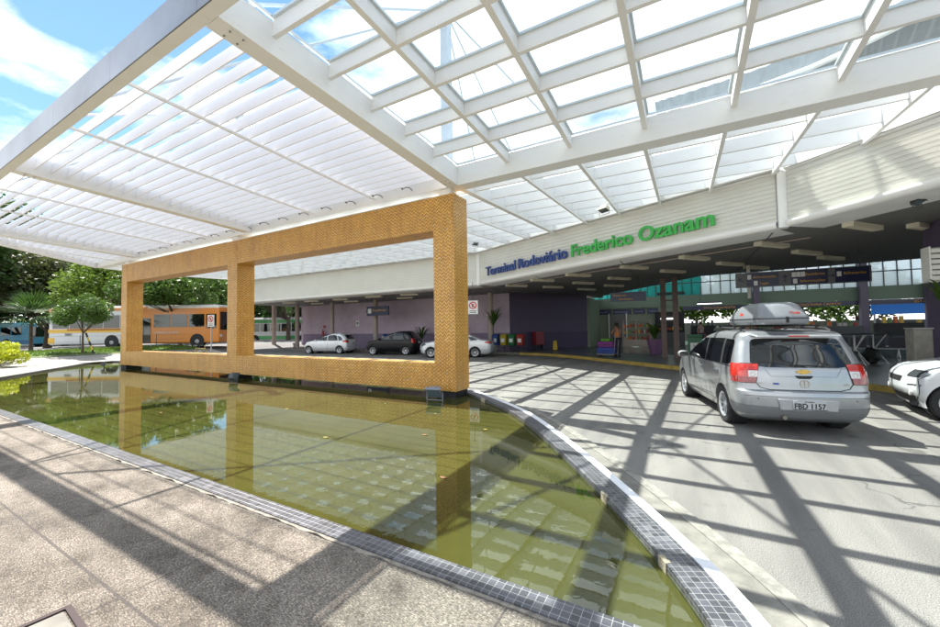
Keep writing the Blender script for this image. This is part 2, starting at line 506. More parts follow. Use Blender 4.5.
# walkway in front of the pool
WK = MB().prism([(-28.5, -14), (0.55, -14), (0.55, 2.05), (-28.5, 2.05)], -0.025, 0.118).build('walkway', WALK)
tag(WK, kind='structure')

# --- pool ---
outer = [Vector(p) for p in [(-27.5, 9.35), (-20, 9.3), (-12, 9.25), (-7, 9.2), (-5.6, 9.0), (-4.86, 8.67), (-3.68, 7.78), (-2.62, 6.84), (-1.72, 5.74), (-0.95, 4.68), (-0.43, 3.91), (-0.02, 3.26), (0.19, 2.88), (0.36, 2.5), (0.50, 2.05), (0.56, 1.6)]]
OUT = resample(outer, 5)
W1 = offset_line(OUT, -0.09)      # white painted lip
W2 = offset_line(OUT, -0.30)  # dark tiles
flip = (W1[40]-Vector((-10, 5))).length > (OUT[40]-Vector((-10, 5))).length
if flip:
    W1 = offset_line(OUT, 0.09); W2 = offset_line(OUT, 0.30)
sgn = 1 if flip else -1
G1 = offset_line(OUT, -sgn*0.30); G2 = offset_line(OUT, -sgn*0.42)
cp = empty('pool_coping', (-4, 5, 0), 0, 'low pool edge of small dark tiles with worn white painted lip curving beside the driveway', 'pool edge')
def off(o, e):
    o.matrix_parent_inverse = Matrix.Translation(-Vector(e.location)); return o
def strip_tiled(a, b_, z0, z1):
    mb = MB(); return strip(a, b_, z0, z1, mb)
# dark tile material following the curve: arc-length coordinates stored as a UV map
def strip_uv(name, a, b_, z0, z1, m, parent):
    mb = MB(); strip(a, b_, z0, z1, mb)
    uvl = mb.b.loops.layers.uv.new('UVMap')
    s_ = [0.0]
    for i in range(1, len(a)): s_.append(s_[-1]+(a[i]-a[i-1]).length)
    key = {}
    for i, p in enumerate(a): key[(round(p.x, 4), round(p.y, 4))] = (s_[i], 0)
    for i, p in enumerate(b_): key[(round(p.x, 4), round(p.y, 4))] = (s_[i], 1)
    wd = (a[0]-b_[0]).length
    for f in mb.b.faces:
        for lp in f.loops:
            k_ = key.get((round(lp.vert.co.x, 4), round(lp.vert.co.y, 4)), (0, 0))
            zz = lp.vert.co.z
            lp[uvl].uv = (k_[0], k_[1]*wd + (0 if f.normal.z**2 > 0.5 else zz))
    return off(mb.build(name, m, parent), parent)
g = NG('curved_coping_tiles')
uvn = g.n('ShaderNodeUVMap'); sp_ = g.n('ShaderNodeSeparateXYZ'); g.l(uvn.outputs[0], sp_.inputs[0])
tcx = g.n('ShaderNodeTexCoord'); g.co = tcx.outputs['Object']
fx = g.math('FRACT', g.math('DIVIDE', sp_.outputs[0], 0.0525)); fy = g.math('FRACT', g.math('DIVIDE', sp_.outputs[1], 0.0525))
e_ = g.math('MAXIMUM', g.math('LESS_THAN', fx, 0.055), g.math('LESS_THAN', fy, 0.055))
wn = g.n('ShaderNodeTexWhiteNoise', noise_dimensions='2D'); cb = g.n('ShaderNodeCombineXYZ')
g.l(g.math('FLOOR', g.math('DIVIDE', sp_.outputs[0], 0.0525)), cb.inputs[0]); g.l(g.math('FLOOR', g.math('DIVIDE', sp_.outputs[1], 0.0525)), cb.inputs[1])
g.l(cb.outputs[0], wn.inputs['Vector'])
c0 = g.ramp(wn.outputs['Value'], [(0, (0.05, 0.052, 0.06)), (0.9, (0.10, 0.10, 0.118)), (1, (0.15, 0.15, 0.16))])
c = g.mixc(e_, c0, (0.36, 0.355, 0.35))
c = g.mixc(1.0, c, g.ramp(g.noise(3, 6, 0.7), [(0.3, (0.7, 0.7, 0.66)), (0.65, (1.1, 1.1, 1.1))]), 'MULTIPLY')
g.l(c, g.b.inputs['Base Color']); g.b.inputs['Roughness'].default_value = 0.3
g.bump(g.math('SUBTRACT', 1.0, e_), 0.3, 0.003)
CTILE = g.m
strip_uv('tile_rim', W1, W2, -0.02, 0.13, CTILE, cp)
off(strip(OUT, W1, -0.02, 0.136).build('white_lip', WPAINT, cp), cp)
# near straight edge
near = [Vector((x, 2.085)) for x in [-21.5+0.5*i for i in range(45)]]
near_in = [Vector((p.x, 2.245)) for p in near]
strip_uv('tile_rim', near, near_in, -0.02, 0.131, CTILE, cp)
# left end edge
le = resample([(-27.5, 9.35), (-28.9, 9.1), (-29.1, 8.4), (-26.5, 6.6), (-22.6, 3.9), (-21.0, 2.6), (-20.2, 2.085)], 5)
lei = offset_line(le, 0.16)
if (lei[12]-Vector((-15, 6))).length > (le[12]-Vector((-15, 6))).length: lei = offset_line(le, -0.16)
strip_uv('tile_rim', le, lei, -0.02, 0.133, CTILE, cp)
tag(MB().prism([(p.x, p.y) for p in le] + [(-28.5, 2.085), (-34, 2.085), (-34, 9.6), (-28.5, 9.6)], 0.05, 0.125).build('pavement', CONCL), kind='structure')
wm = MB(); wv = [wm.b.verts.new((p.x, p.y, 0.06)) for p in [q for q in W1 if q.y > 2.2] + [Vector((0.2, 2.2)), Vector((-20.0, 2.2))] + [(a_+b_)/2 for a_, b_ in zip(le[::-1], lei[::-1]) if a_.y > 2.4]]
wm.b.faces.new(wv); bmesh.ops.triangulate(wm.b, faces=wm.b.faces)
tag(wm.build('water', WATER), kind='structure')
# broken tile edges: a few chipped mortar patches
CHIP = mat('chipped_mortar', (0.36, 0.31, 0.22), 0.9, var=0.3, vscale=30, bump=0.8, bscale=80)
mb = MB()
rr = random.Random(3)
for i0, n_ in ((29, 1), (49.2, 1), (56.3, 2)):
    mb = MB(); pa = []; pb = []
    for k_ in range(n_*6+1):
        t = i0+k_/6*(.7 if i0 < 50 else .62); i = int(t); p = W2[i].lerp(W2[i+1], t-i); q = W1[i].lerp(W1[i+1], t-i)
        d_ = (q-p).normalized(); e0 = 0.0 if k_ in (0, n_*6) else rr.uniform(.012, .035)
        pa.append(p-d_*0.008); pb.append(p+d_*(e0+.004))
    off(strip(pa, pb, 0.055, 0.134).build('chipped_edge', CHIP, cp), cp)
# mortar seam between walkway and the near rim
off(strip([Vector((x, 2.058+0.03*noise.noise(Vector((x*6, 0, 0))))) for x in [-21+0.06*i for i in range(359)]], [Vector((x, 2.084)) for x in [-21+0.06*i for i in range(359)]], 0.0, 0.122).build('mortar_bed', mat('crumbled_mortar', (.24, .215, .18), .9, var=.5, vscale=14, bump=.8, bscale=70, detail=8), cp), cp)
# concrete gutter beside the lip
tag(strip(OUT, G1, -0.02, 0.012).build('gutter', CONC), kind='structure')
tag(strip(G1, G2, -0.02, 0.02).build('gutter_edge', mat('pale_worn_gutter', (0.225, 0.212, 0.185), 0.85, var=0.4, vscale=9, bump=0.4, bscale=60, detail=8)), kind='structure')

SCUM = mat('green_scum_line', (0.05, 0.055, 0.02), 0.6, var=0.5, vscale=12)
W3 = [p.lerp(q, 1.03) for p, q in zip(W1, W2)]
W4 = [p.lerp(q, 1.0) for p, q in zip(W1, W2)]
off(strip(W4, W3, 0.05, 0.078).build('waterline', SCUM, cp), cp)
# leaves floating on the water
LEAFC = [mat('fallen_leaf_brown', (0.20, 0.10, 0.035), 0.7), mat('fallen_leaf_yellow', (0.30, 0.24, 0.06), 0.7), mat('fallen_leaf_green', (0.16, 0.28, 0.03), 0.7)]
rr = random.Random(12)
leafspec = [(-6.9, 6.6, 0), (-5.9, 6.55, 2), (-8.8, 6.9, 0), (-4.3, 6.2, 1), (-11.5, 6.5, 1), (-13, 6.9, 0), (-15.5, 7.0, 0), (-10.2, 7.1, 0), (-3.6, 4.9, 0), (-4.9, 4.1, 1), (-2.9, 5.6, 1), (-9.5, 3.8, 0), (-12, 4.6, 1), (-18, 6.8, 0), (-2.4, 3.6, 0), (-7.4, 5.2, 1)]
lw = ['first', 'second', 'third', 'fourth', 'fifth', 'sixth', 'seventh', 'eighth', 'ninth', 'tenth', 'eleventh', 'twelfth', 'thirteenth', 'fourteenth', 'fifteenth', 'sixteenth', 'seventeenth', 'eighteenth', 'nineteenth', 'twentieth', 'twenty-first', 'twenty-second', 'twenty-third', 'twenty-fourth', 'twenty-fifth', 'twenty-sixth', 'twenty-seventh', 'twenty-eighth', 'twenty-ninth', 'thirtieth', 'thirty-first', 'thirty-second']
def px_(p, z=None):
    d = Vector((p[0], p[1], (4.05 if z is None else z)-EYE)); return d.dot(rt2)/d.dot(fw)
order = sorted(range(len(leafspec)), key=lambda i: px_(leafspec[i], .06))
for n_, i in enumerate(order):
    lx, ly, k_ = leafspec[i]
    a = rr.uniform(0, 6.28); L_ = rr.uniform(0.028, 0.048)
    mb = MB()
    pts = [(math.cos(t)*L_, math.sin(t)*L_*0.5) for t in [0, .7, 1.3, 1.9, 2.5, 3.14, 3.8, 4.4, 5.0, 5.6]]
    mb.prism([(p[0]*math.cos(a)-p[1]*math.sin(a), p[0]*math.sin(a)+p[1]*math.cos(a)) for p in pts], lambda x, y: 0.0+0.2*abs(x)*.5, lambda x, y: 0.003+0.2*abs(x)*.5)
    o = mb.build('floating_leaf', LEAFC[k_]); o.location = (lx, ly, 0.062)
    tag(o, '%s fallen leaf floating on the green pool, %s from the left' % (['brown', 'yellow', 'green'][k_], lw[n_]), 'leaf', 'fallen leaves on the pool')

# manhole cover in the walkway corner
mh = empty('access_cover', (-2.9, 0.5, 0.118), R(-4), 'square concrete access cover in dark steel frame set in the walkway', 'access cover')
mb = MB()
for a in ((-.33, .33, .30, .33), (-.33, .33, -.33, -.30), (-.33, -.30, -.30, .30), (.30, .33, -.30, .30)):
    mb.box(*a, -0.02, 0.012)
mb.build('frame', mat('dark_rusty_steel', (0.035, 0.022, 0.022), 0.5, metal=0.5), mh)
MB().box(-.29, .29, -.29, .29, -0.02, 0.006).build('lid', CONC, mh)

# terminal floor slab and kerb
KERB = resample([(-40, 21.4), (-28, 21.3), (-20, 21.6), (-12, 22.3), (-8.5, 22.2), (-6.0, 21.2), (-2.7, 18.6), (0.07, 16.3), (2.2, 14.9), (3.7, 13.75), (5.0, 12.3), (8, 9.0), (12, 4)], 5)
K2 = offset_line(KERB, 0.16)
if K2[10].y < KERB[10].y: K2 = offset_line(KERB, -0.16)
ki = [i for i, p in enumerate(KERB) if p.x > -9.2]
tag(strip(KERB[:ki[0]+1], K2[:ki[0]+1], -0.02, 0.145).build('kerb', CONC), kind='structure')
tag(strip(KERB[ki[0]:], K2[ki[0]:], -0.02, 0.146).build('yellow_kerb', YPAINT), kind='structure')
FLOORM = mat('terminal_grey_floor', (0.15, 0.152, 0.15), 0.28, var=0.12, vscale=1.2, spec=0.6)
fl = [(p.x, p.y) for p in K2] + [(40, 4), (40, 48), (-40, 48)]
tag(MB().prism(fl, -0.02, 0.14).build('terminal_floor', FLOORM), kind='structure')
GREENF = mat('glossy_green_floor', (0.09, 0.14, 0.13), 0.12, var=0.1, vscale=0.8, spec=0.8)
tag(MB().prism([(-5.4, 23.6), (-0.2, 22.4), (6.9, 20.9), (16, 18.5), (36, 18.5), (36, 44), (-5.4, 44)], 0.141, 0.146).build('hall_floor', GREENF), kind='structure')
BLUEL = mat('blue_floor_band', (0.02, 0.05, 0.16), 0.3)
bl = resample([(-11.5, 25.2), (-7.7, 24.9), (-5.4, 23.6), (-3.1, 23.2), (-0.3, 22.4), (3.8, 21.6), (6.4, 21.0), (10, 19.8)], 3)
tag(strip(bl, offset_line(bl, 0.35), 0.141, 0.150).build('floor_band', BLUEL), kind='structure')

# ================================================================ MOSAIC FRAME
X0, X2, YF, DF = -23.5, -4.76, 7.72, 0.63
ZB, ZT = 0.22, 4.965
PW = 0.60
fr = empty('mosaic_frame', (X0, YF, 0), 0, 'long frame of three piers clad in gold and orange zigzag mosaic standing in the pool', 'frame')
for xa in (X0, -14.42, X2-PW):
    off(box_obj('pier', xa, xa+PW, YF, YF+DF, ZB, ZT, MOSAIC, fr), fr)
    off(box_obj('plinth', xa+0.03, xa+PW-0.03, YF+0.03, YF+DF-0.03, -0.01, ZB-0.001, BLACK, fr), fr)
for xa, xb in ((X0+PW, -14.42), (-14.42+PW, X2-PW)):
    off(box_obj('top_beam', xa+.001, xb-.001, YF+0.004, YF+DF-0.004, 4.13, ZT-0.003, MOSAIC, fr), fr)
    off(box_obj('bottom_beam', xa+.001, xb-.001, YF+0.004, YF+DF-0.004, ZB+.003, 0.86, MOSAIC, fr), fr)
    off(box_obj('flashing', xa+.05, xb-.05, YF-0.01, YF+DF+0.01, ZT-.001, ZT+0.022, WHITE, fr), fr)

# ================================================================ CANOPY
s1, s2 = 0.05, 0.065
YB0, YB1 = 7.75, 8.11
ZBm = 5.14
def zn(y): return ZBm + s1*(YB0-y)     # underside of main beams, pool side
def zf(y): return ZBm + s2*(y-YB1)     # underside, terminal side
cn_ = empty('canopy', (-4.8, 7.9, 5.14), 0, 'huge white steel canopy of louvres and glass panes over pool and driveway', 'canopy')
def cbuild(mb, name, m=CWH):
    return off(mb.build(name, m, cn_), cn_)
XR = 11.0
FAS = [Vector(p) for p in [(-33.5, 18.55), (-9.9, 18.62), (2.15, 11.85), (3.2, 10.62), (4.05, 9.6), (5.2, 8.3), (7.5, 6.2), (11, 3.6)]]
def fas_y(x):
    for a, b_ in zip(FAS[:-1], FAS[1:]):
        if a.x <= x <= b_.x: return a.y+(b_.y-a.y)*(x-a.x)/(b_.x-a.x)
    return FAS[0].y
def fas_x(y):
    for a, b_ in zip(FAS[1:-1], FAS[2:]):
        if b_.y <= y <= a.y: return a.x+(b_.x-a.x)*(y-a.y)/(b_.y-a.y)
    return FAS[1].x
LEFT = [Vector(p) for p in [(-22.7, 2.2), (-26.9, 7.75), (-29.2, 11.8), (-31.0, 18.5)]]
def left_x(y):
    for a, b_ in zip(LEFT[:-1], LEFT[1:]):
        if a.y <= y <= b_.y: return a.x+(b_.x-a.x)*(y-a.y)/(b_.y-a.y)
    return LEFT[0].x
# beam B
XBR = fas_x(8.1)
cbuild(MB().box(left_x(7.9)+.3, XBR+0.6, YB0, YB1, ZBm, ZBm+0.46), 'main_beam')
# A, C, D
for xa, xb in ((-4.95, -4.66), (-13.30, -13.02), (-21.95, -21.67)):
    mb = MB()
    ya, yb = 2.37, YB0-0.003
    mb.hexa([(xa, ya, zn(ya)), (xb, ya, zn(ya)), (xb, yb, zn(yb)), (xa, yb, zn(yb)), (xa, ya, zn(ya)+.45), (xb, ya, zn(ya)+.45), (xb, yb, zn(yb)+.45), (xa, yb, zn(yb)+.45)])
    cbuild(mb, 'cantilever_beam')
# end beam (skewed), three pieces
for a, b_, zz in ((LEFT[0], LEFT[1], zn), (LEFT[1]+Vector((0, .4)), LEFT[2], zf), (LEFT[2], LEFT[3], zf)):
    mb = MB(); a = Vector(a)
    mb.hexa([(a.x, a.y, zz(a.y)), (a.x+.22, a.y, zz(a.y)), (b_.x+.22, b_.y, zz(b_.y)), (b_.x, b_.y, zz(b_.y)), (a.x, a.y, zz(a.y)+.40), (a.x+.22, a.y, zz(a.y)+.40), (b_.x+.22, b_.y, zz(b_.y)+.40), (b_.x, b_.y, zz(b_.y)+.40)])
    cbuild(mb, 'end_beam')
# edge fascia E with separate joints
xe = [-22.7, -17.9, -13.2, -9.75, -7.25, -4.8, -2.0, 2.2, 6.6, 11.0]
for a, b_ in zip(xe[:-1], xe[1:]):
    cbuild(MB().box(a+.002, b_-.002, 2.2, 2.215, zn(2.2)+0.001, 5.87), 'edge_fascia', ALU)
    cbuild(MB().box(a+.001, b_-.001, 2.216, 2.365, zn(2.2)-0.004, 5.80), 'edge_beam', WHITE)
# louvre blades
Y = 2.66
ny = 0
rows = []
while Y < 7.62:
    rows.append(Y); Y += 0.268
for Y in rows:
    for xa, xb in ((left_x(Y)+.24, -21.96), (-21.66, -13.31), (-13.01, -4.96)):
        if xb-xa < 0.3: continue
        z0 = zn(Y)+0.135
        cbuild(MB().hexa([(xa, Y, z0), (xb, Y, z0), (xb, Y+.018, z0), (xa, Y+.018, z0), (xa, Y+0.046, z0+.27), (xb, Y+0.046, z0+.27), (xb, Y+.064, z0+.27), (xa, Y+.064, z0+.27)]), 'louvre_blade', SLATM)
for xr_ in (-7.28, -9.77, -15.42, -17.95, -24.2):
    y0_ = 2.37 if xr_ > -22 else 4.4
    mb = MB().hexa([(xr_-.018, y0_, zn(y0_)+.09), (xr_+.018, y0_, zn(y0_)+.09), (xr_+.018, 7.72, zn(7.72)+.09), (xr_-.018, 7.72, zn(7.72)+.09), (xr_-.018, y0_, zn(y0_)+.132), (xr_+.018, y0_, zn(y0_)+.132), (xr_+.018, 7.72, zn(7.72)+.132), (xr_-.018, 7.72, zn(7.72)+.132)])
    cbuild(mb, 'support_rod')
for xa, xb in ((-21.6, -13.32), (-13.0, -4.97)): cbuild(MB().tube((xa, 2.47, 5.72), (xb, 2.47, 5.72), .02), 'shadow_rod')  # added rod, casts the second thin shadow line on the walkway
# near glass grid
GX = [-3.40, -2.00, -0.60, 0.78, 2.13, 3.5, 4.87, 6.25, 7.6]
GY = [3.04, 3.95, 4.87, 5.78, 6.74]
dzg = 0.25
T = 0.075
MH = 0.27
def nearbar(x0, x1, y0, y1, h, dz0=dzg):
    return MB().hexa([(x0, y0, zn(y0)+dz0), (x1, y0, zn(y0)+dz0), (x1, y1, zn(y1)+dz0), (x0, y1, zn(y1)+dz0), (x0, y0, zn(y0)+dz0+h), (x1, y0, zn(y0)+dz0+h), (x1, y1, zn(y1)+dz0+h), (x0, y1, zn(y1)+dz0+h)])
for x in GX:
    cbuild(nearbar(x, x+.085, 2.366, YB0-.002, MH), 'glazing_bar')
xsg = [-4.66]+GX+[XR]
for Y in GY:
    for a, b_ in zip(xsg[:-1], xsg[1:]):
        aa = a+.085 if a > -4.6 else a
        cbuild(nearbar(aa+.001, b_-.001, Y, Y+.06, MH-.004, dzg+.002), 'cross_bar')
ysg = [2.366]+GY+[YB0]
ALF = mat('glazing_frame_aluminium', (0.62, 0.68, 0.70), 0.35, metal=0.4)
for i, (a, b_) in enumerate(zip(xsg[:-1], xsg[1:])):
    for j, (c_, d_) in enumerate(zip(ysg[:-1], ysg[1:])):
        x0 = a+.086 if a > -4.6 else a+.001
        y0 = c_+.061 if j else c_+.001
        x1, y1 = b_-.001, d_-.001
        zz = dzg+MH-.045
        fr_ = cbuild(MB(), 'pane_frame', ALF) if False else None
        mb = MB()
        for (p, q, r_, s__) in ((x0, x1, y0, y0+.035), (x0, x1, y1-.035, y1), (x0, x0+.035, y0+.035, y1-.035), (x1-.035, x1, y0+.035, y1-.035)):
            mb.hexa([(p, r_, zn(r_)+zz), (q, r_, zn(r_)+zz), (q, s__, zn(s__)+zz), (p, s__, zn(s__)+zz), (p, r_, zn(r_)+zz+.035), (q, r_, zn(r_)+zz+.035), (q, s__, zn(s__)+zz+.035), (p, s__, zn(s__)+zz+.035)])
        pf = cbuild(mb, 'pane_frame', ALF)
        mb = MB().hexa([(x0, y0, zn(y0)+zz+.036), (x1, y0, zn(y0)+zz+.036), (x1, y1, zn(y1)+zz+.036), (x0, y1, zn(y1)+zz+.036), (x0, y0, zn(y0)+zz+.044), (x1, y0, zn(y0)+zz+.044), (x1, y1, zn(y1)+zz+.044), (x0, y1, zn(y1)+zz+.044)])
        cbuild(mb, 'glass_pane', ROOFGLASS)
# far grid
FX = [-4.80] + [-3.18, -1.90, -0.62, 0.68, 1.95, 3.20] 
xx = -4.80
while xx > -29: xx -= 1.30; FX.insert(0, xx)
FY = [8.62, 9.56, 10.5, 11.45, 12.4, 13.35, 14.3, 15.25, 16.2, 17.1]
def farbar(x0, x1, y0, y1, y2, y3, h, dz0):
    return MB().hexa([(x0, y0, zf(y0)+dz0), (x1, y1, zf(y1)+dz0), (x1, y2, zf(y2)+dz0), (x0, y3, zf(y3)+dz0), (x0, y0, zf(y0)+dz0+h), (x1, y1, zf(y1)+dz0+h), (x1, y2, zf(y2)+dz0+h), (x0, y3, zf(y3)+dz0+h)])
FXv = []
for x in FX:
    ye = fas_y(x)-.05
    yst = YB1+.002
    if x < -27: 
        yst = max(yst, 8.11 + (-26.9-x)/(2.3)*4.0)
    if ye-yst < .4: continue
    wd = 0.15 if abs(x+4.8) < .01 else 0.07
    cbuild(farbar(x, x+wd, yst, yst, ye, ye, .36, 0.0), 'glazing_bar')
    FXv.append((x, x+wd, yst))
for Y in FY:
    for (a, a2, ys_), (b_, b2, yt_) in zip(FXv[:-1], FXv[1:]):
        if Y < ys_ or Y+.1 > fas_y(a2): continue
        xb_ = b_-.001
        if Y+.06 > fas_y(b_):
            xb_ = min(xb_, fas_x(Y+.06)-.05)
            if xb_-a2 < .1: continue
        cbuild(farbar(a2+.001, xb_, Y, Y, Y+.065, Y+.065, .27, .085), 'cross_bar')
for (a, a2, ys_), (b_, b2, yt_) in zip(FXv[:-1], FXv[1:]):
    cbuild(farbar(a2+.002, b_-.002, max(ys_, yt_)+.01, max(ys_, yt_)+.01, fas_y(b_)-.04, fas_y(a2)-.04, .008, .366), 'glass_pane', ROOFGLASS)
a = FXv[-1]
for xa in (-4.95, -13.30, -21.95):
    for yy in (2.62, 7.45):
        mb = MB(); zz = zn(yy)
        mb.box(xa+.05, xa+.24, yy-.11, yy+.11, zz-.012, zz-.001)
        pl_ = cbuild(mb, 'splice_plate')
        for dx, dy in ((.08, -.08), (.21, -.08), (.08, .08), (.21, .08)):
            b3_ = MB().tube((xa+dx, yy+dy, zz-.024), (xa+dx, yy+dy, zz-.0125), .012, n=6).build('bolt', ALU, None)
            off(b3_, cn_); b3_.parent = pl_; b3_.matrix_parent_inverse = Matrix()
# white stub posts on the piers, masts and stays
for xa in (X0+.14, -14.42+.14, X2-PW+.12):
    cbuild(MB().box(xa, xa+.34, YB0+.05, YB1-.02, ZT-.01, ZBm+.001), 'stub_post')
MASTM = mat('pale_blue_steel', (0.55, 0.60, 0.68), 0.45, var=0.05)
for xa in (X0+.3, -14.12, X2-.3):
    mz = cbuild(MB().box(xa-.11, xa+.11, 7.83, 8.03, ZBm+.46, 10.0), 'mast', MASTM)
    mb = MB().hexa([(xa-.02, 7.5, 9.2), (xa+.02, 7.5, 9.2), (xa+.02, 7.83, 9.7), (xa-.02, 7.83, 9.7), (xa-.02, 7.5, 9.3), (xa+.02, 7.5, 9.3), (xa+.02, 7.83, 10.0), (xa-.02, 7.83, 10.0)])
    cbuild(mb, 'mast_bracket', MASTM)
    for tx, ty, tz in ((xa-4.1, 2.5, 5.85), (xa+4.1, 2.5, 5.85), (xa-3.4, min(17.2, fas_y(xa-3.4)-.4), zf(16)+.42), (xa+3.4, min(17.2, fas_y(xa+3.4)-.4), zf(fas_y(xa+3.4))+.42), (xa, 2.5, 5.85), (xa, min(17, fas_y(xa)-.4), zf(16)+.42)):
        cbuild(MB().tube((xa, 7.93, 9.75), (tx, ty, tz), 0.028, n=8), 'stay', MASTM)
# hooked lamp arms on beam above the frame
rr = random.Random(5)
hk = []
x = -5.02-1.0
while x > -23:
    hk.append(x); x -= 1.0
hk = hk[::-1]
for i, x in enumerate(hk):
    o = empty('lamp_bracket', (x, 7.745, 5.27), 0, 'small bent lamp arm on the white beam above the mosaic frame, %s from the left' % lw[i], 'lamp bracket', 'bent lamp arms along the beam')
    MB().path([(0, 0, 0), (0, -.10, .035), (-.05, -.19, .03), (-.12, -.22, .0)], 0.011, 6).build('arm', mat('dark_bracket_metal', (0.10, 0.09, 0.09), 0.5, metal=0.3), o)
    MB().tube((-.12, -.22, -.015), (-.15, -.235, .012), 0.022, n=8).build('lamp_head', MATS['dark_bracket_metal'], o)

# ================================================================ TERMINAL BUILDING
SIDING = mat('cream_metal_siding', (0.75, 0.745, 0.70), 0.45, var=0.04, vscale=1.2)
SOFF = mat('grey_soffit', (0.19, 0.185, 0.18), 0.6, var=0.05, vscale=0.8)
GREYJ = mat('soffit_joint_grey', (.09, .09, .09), .7)
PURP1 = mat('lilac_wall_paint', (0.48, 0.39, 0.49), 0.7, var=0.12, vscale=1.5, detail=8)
PURP2 = mat('deep_violet_wall_paint', (0.20, 0.155, 0.25), 0.6, var=0.05, vscale=1)
BEIGE = mat('beige_column_paint', (0.36, 0.30, 0.27), 0.6, var=0.06)
BROWN = mat('brown_column_paint', (0.13, 0.085, 0.075), 0.55, var=0.1)
GREENB = mat('sage_green_beam', (0.13, 0.19, 0.14), 0.6)
NAVY = mat('navy_sign_panel', (0.012, 0.016, 0.06), 0.35)
SLETR = mat('sign_amber_letters', (0.62, 0.33, 0.05), 0.5)
SWHITE = mat('sign_white', (0.7, 0.7, 0.7), 0.5)
tb = empty('bus_terminal', (-4, 16, 0), 0, 'bus terminal building with cream slatted fascia, deep shaded soffit and open hall', 'terminal')
ZF0 = 4.05
def tbuild(mb, name, m, **kw):
    return off(mb.build(name, m, tb, **kw), tb)
def ftop(x, y): return min(5.78, zf(y)-0.03+0.05)
# fascia siding as lapped boards
def siding(P):
    mb = MB(); n = 11
    top = [ftop(p.x, p.y) for p in P]
    nr = [Vector((-(b_-a).normalized().y, (b_-a).normalized().x)) for a, b_ in zip(P[:-1], P[1:])]
    nrm = []
    for i, p in enumerate(P):
        v_ = nr[max(0, i-1)] + nr[min(i, len(nr)-1)]; nrm.append(v_.normalized())
    sg = -1 if nrm[0].y > 0 else 1      # point towards camera side (-Y)
    prof = []
    for k_ in range(n):
        t0, t1 = k_/n, (k_+1)/n
        prof += [(t0, 0.085), (t0+.016, 0.09), (t0+.022, 0.02), (t1-.002, 0.045)]
    prof.append((1.0, 0.03))
    rows_ = []
    for t, o_ in prof:
        row = []
        for p, q, zt in zip(P, nrm, top):
            z0 = ZF0+0.15
            row.append((p.x+q.x*sg*o_*.62, p.y+q.y*sg*o_*.62, z0+(zt-z0)*t))
        rows_.append(row)
    mb.grid(rows_)
    # back
    mb.grid([[(p.x-q.x*sg*.04, p.y-q.y*sg*.04, ZF0+.15) for p, q in zip(P, nrm)], [(p.x-q.x*sg*.04, p.y-q.y*sg*.04, zt) for p, q, zt in zip(P, nrm, top)]])
    tbuild(mb, 'fascia_siding', SIDING)
    # rounded lower lip
    mb = MB(); rows_ = []
    for a in range(0, 9):
        an = -math.pi/2 + math.pi*a/16
        rows_.append([(p.x+q.x*sg*(-.02+.12*math.cos(an)), p.y+q.y*sg*(-.02+.12*math.cos(an)), ZF0+.12+.12*math.sin(an)) for p, q in zip(P, nrm)])
    rows_.append([(p.x+q.x*sg*.10, p.y+q.y*sg*.10, ZF0+.152) for p, q in zip(P, nrm)])
    rows_.append([(p.x-q.x*sg*.05, p.y-q.y*sg*.05, ZF0+.152) for p, q in zip(P, nrm)])
    rows_.insert(0, [(p.x-q.x*sg*1.0, p.y-q.y*sg*1.0, ZF0+0.001) for p, q in zip(P, nrm)])
    mb.grid(rows_)
    tbuild(mb, 'fascia_lip', WHITE, smooth=50)
def seg(a, b_, n): return [a.lerp(b_, i/n) for i in range(n+1)]
siding(seg(FAS[0], FAS[1]-Vector((.12, 0)), 6))
siding(seg(FAS[1]+Vector((.10, -.057)), FAS[2]-Vector((.10, -.057)), 6))
s3 = resample([FAS[2]+Vector((.10, -.1)), FAS[3], FAS[4], FAS[5], FAS[6], FAS[7]], 4)
siding(s3)
for p, sz in ((FAS[1], .10), (FAS[2], .10)):
    tbuild(MB().box(p.x-sz, p.x+sz, p.y-.10, p.y+.14, ZF0-.0, ftop(p.x, p.y)), 'fascia_pilaster', WHITE)
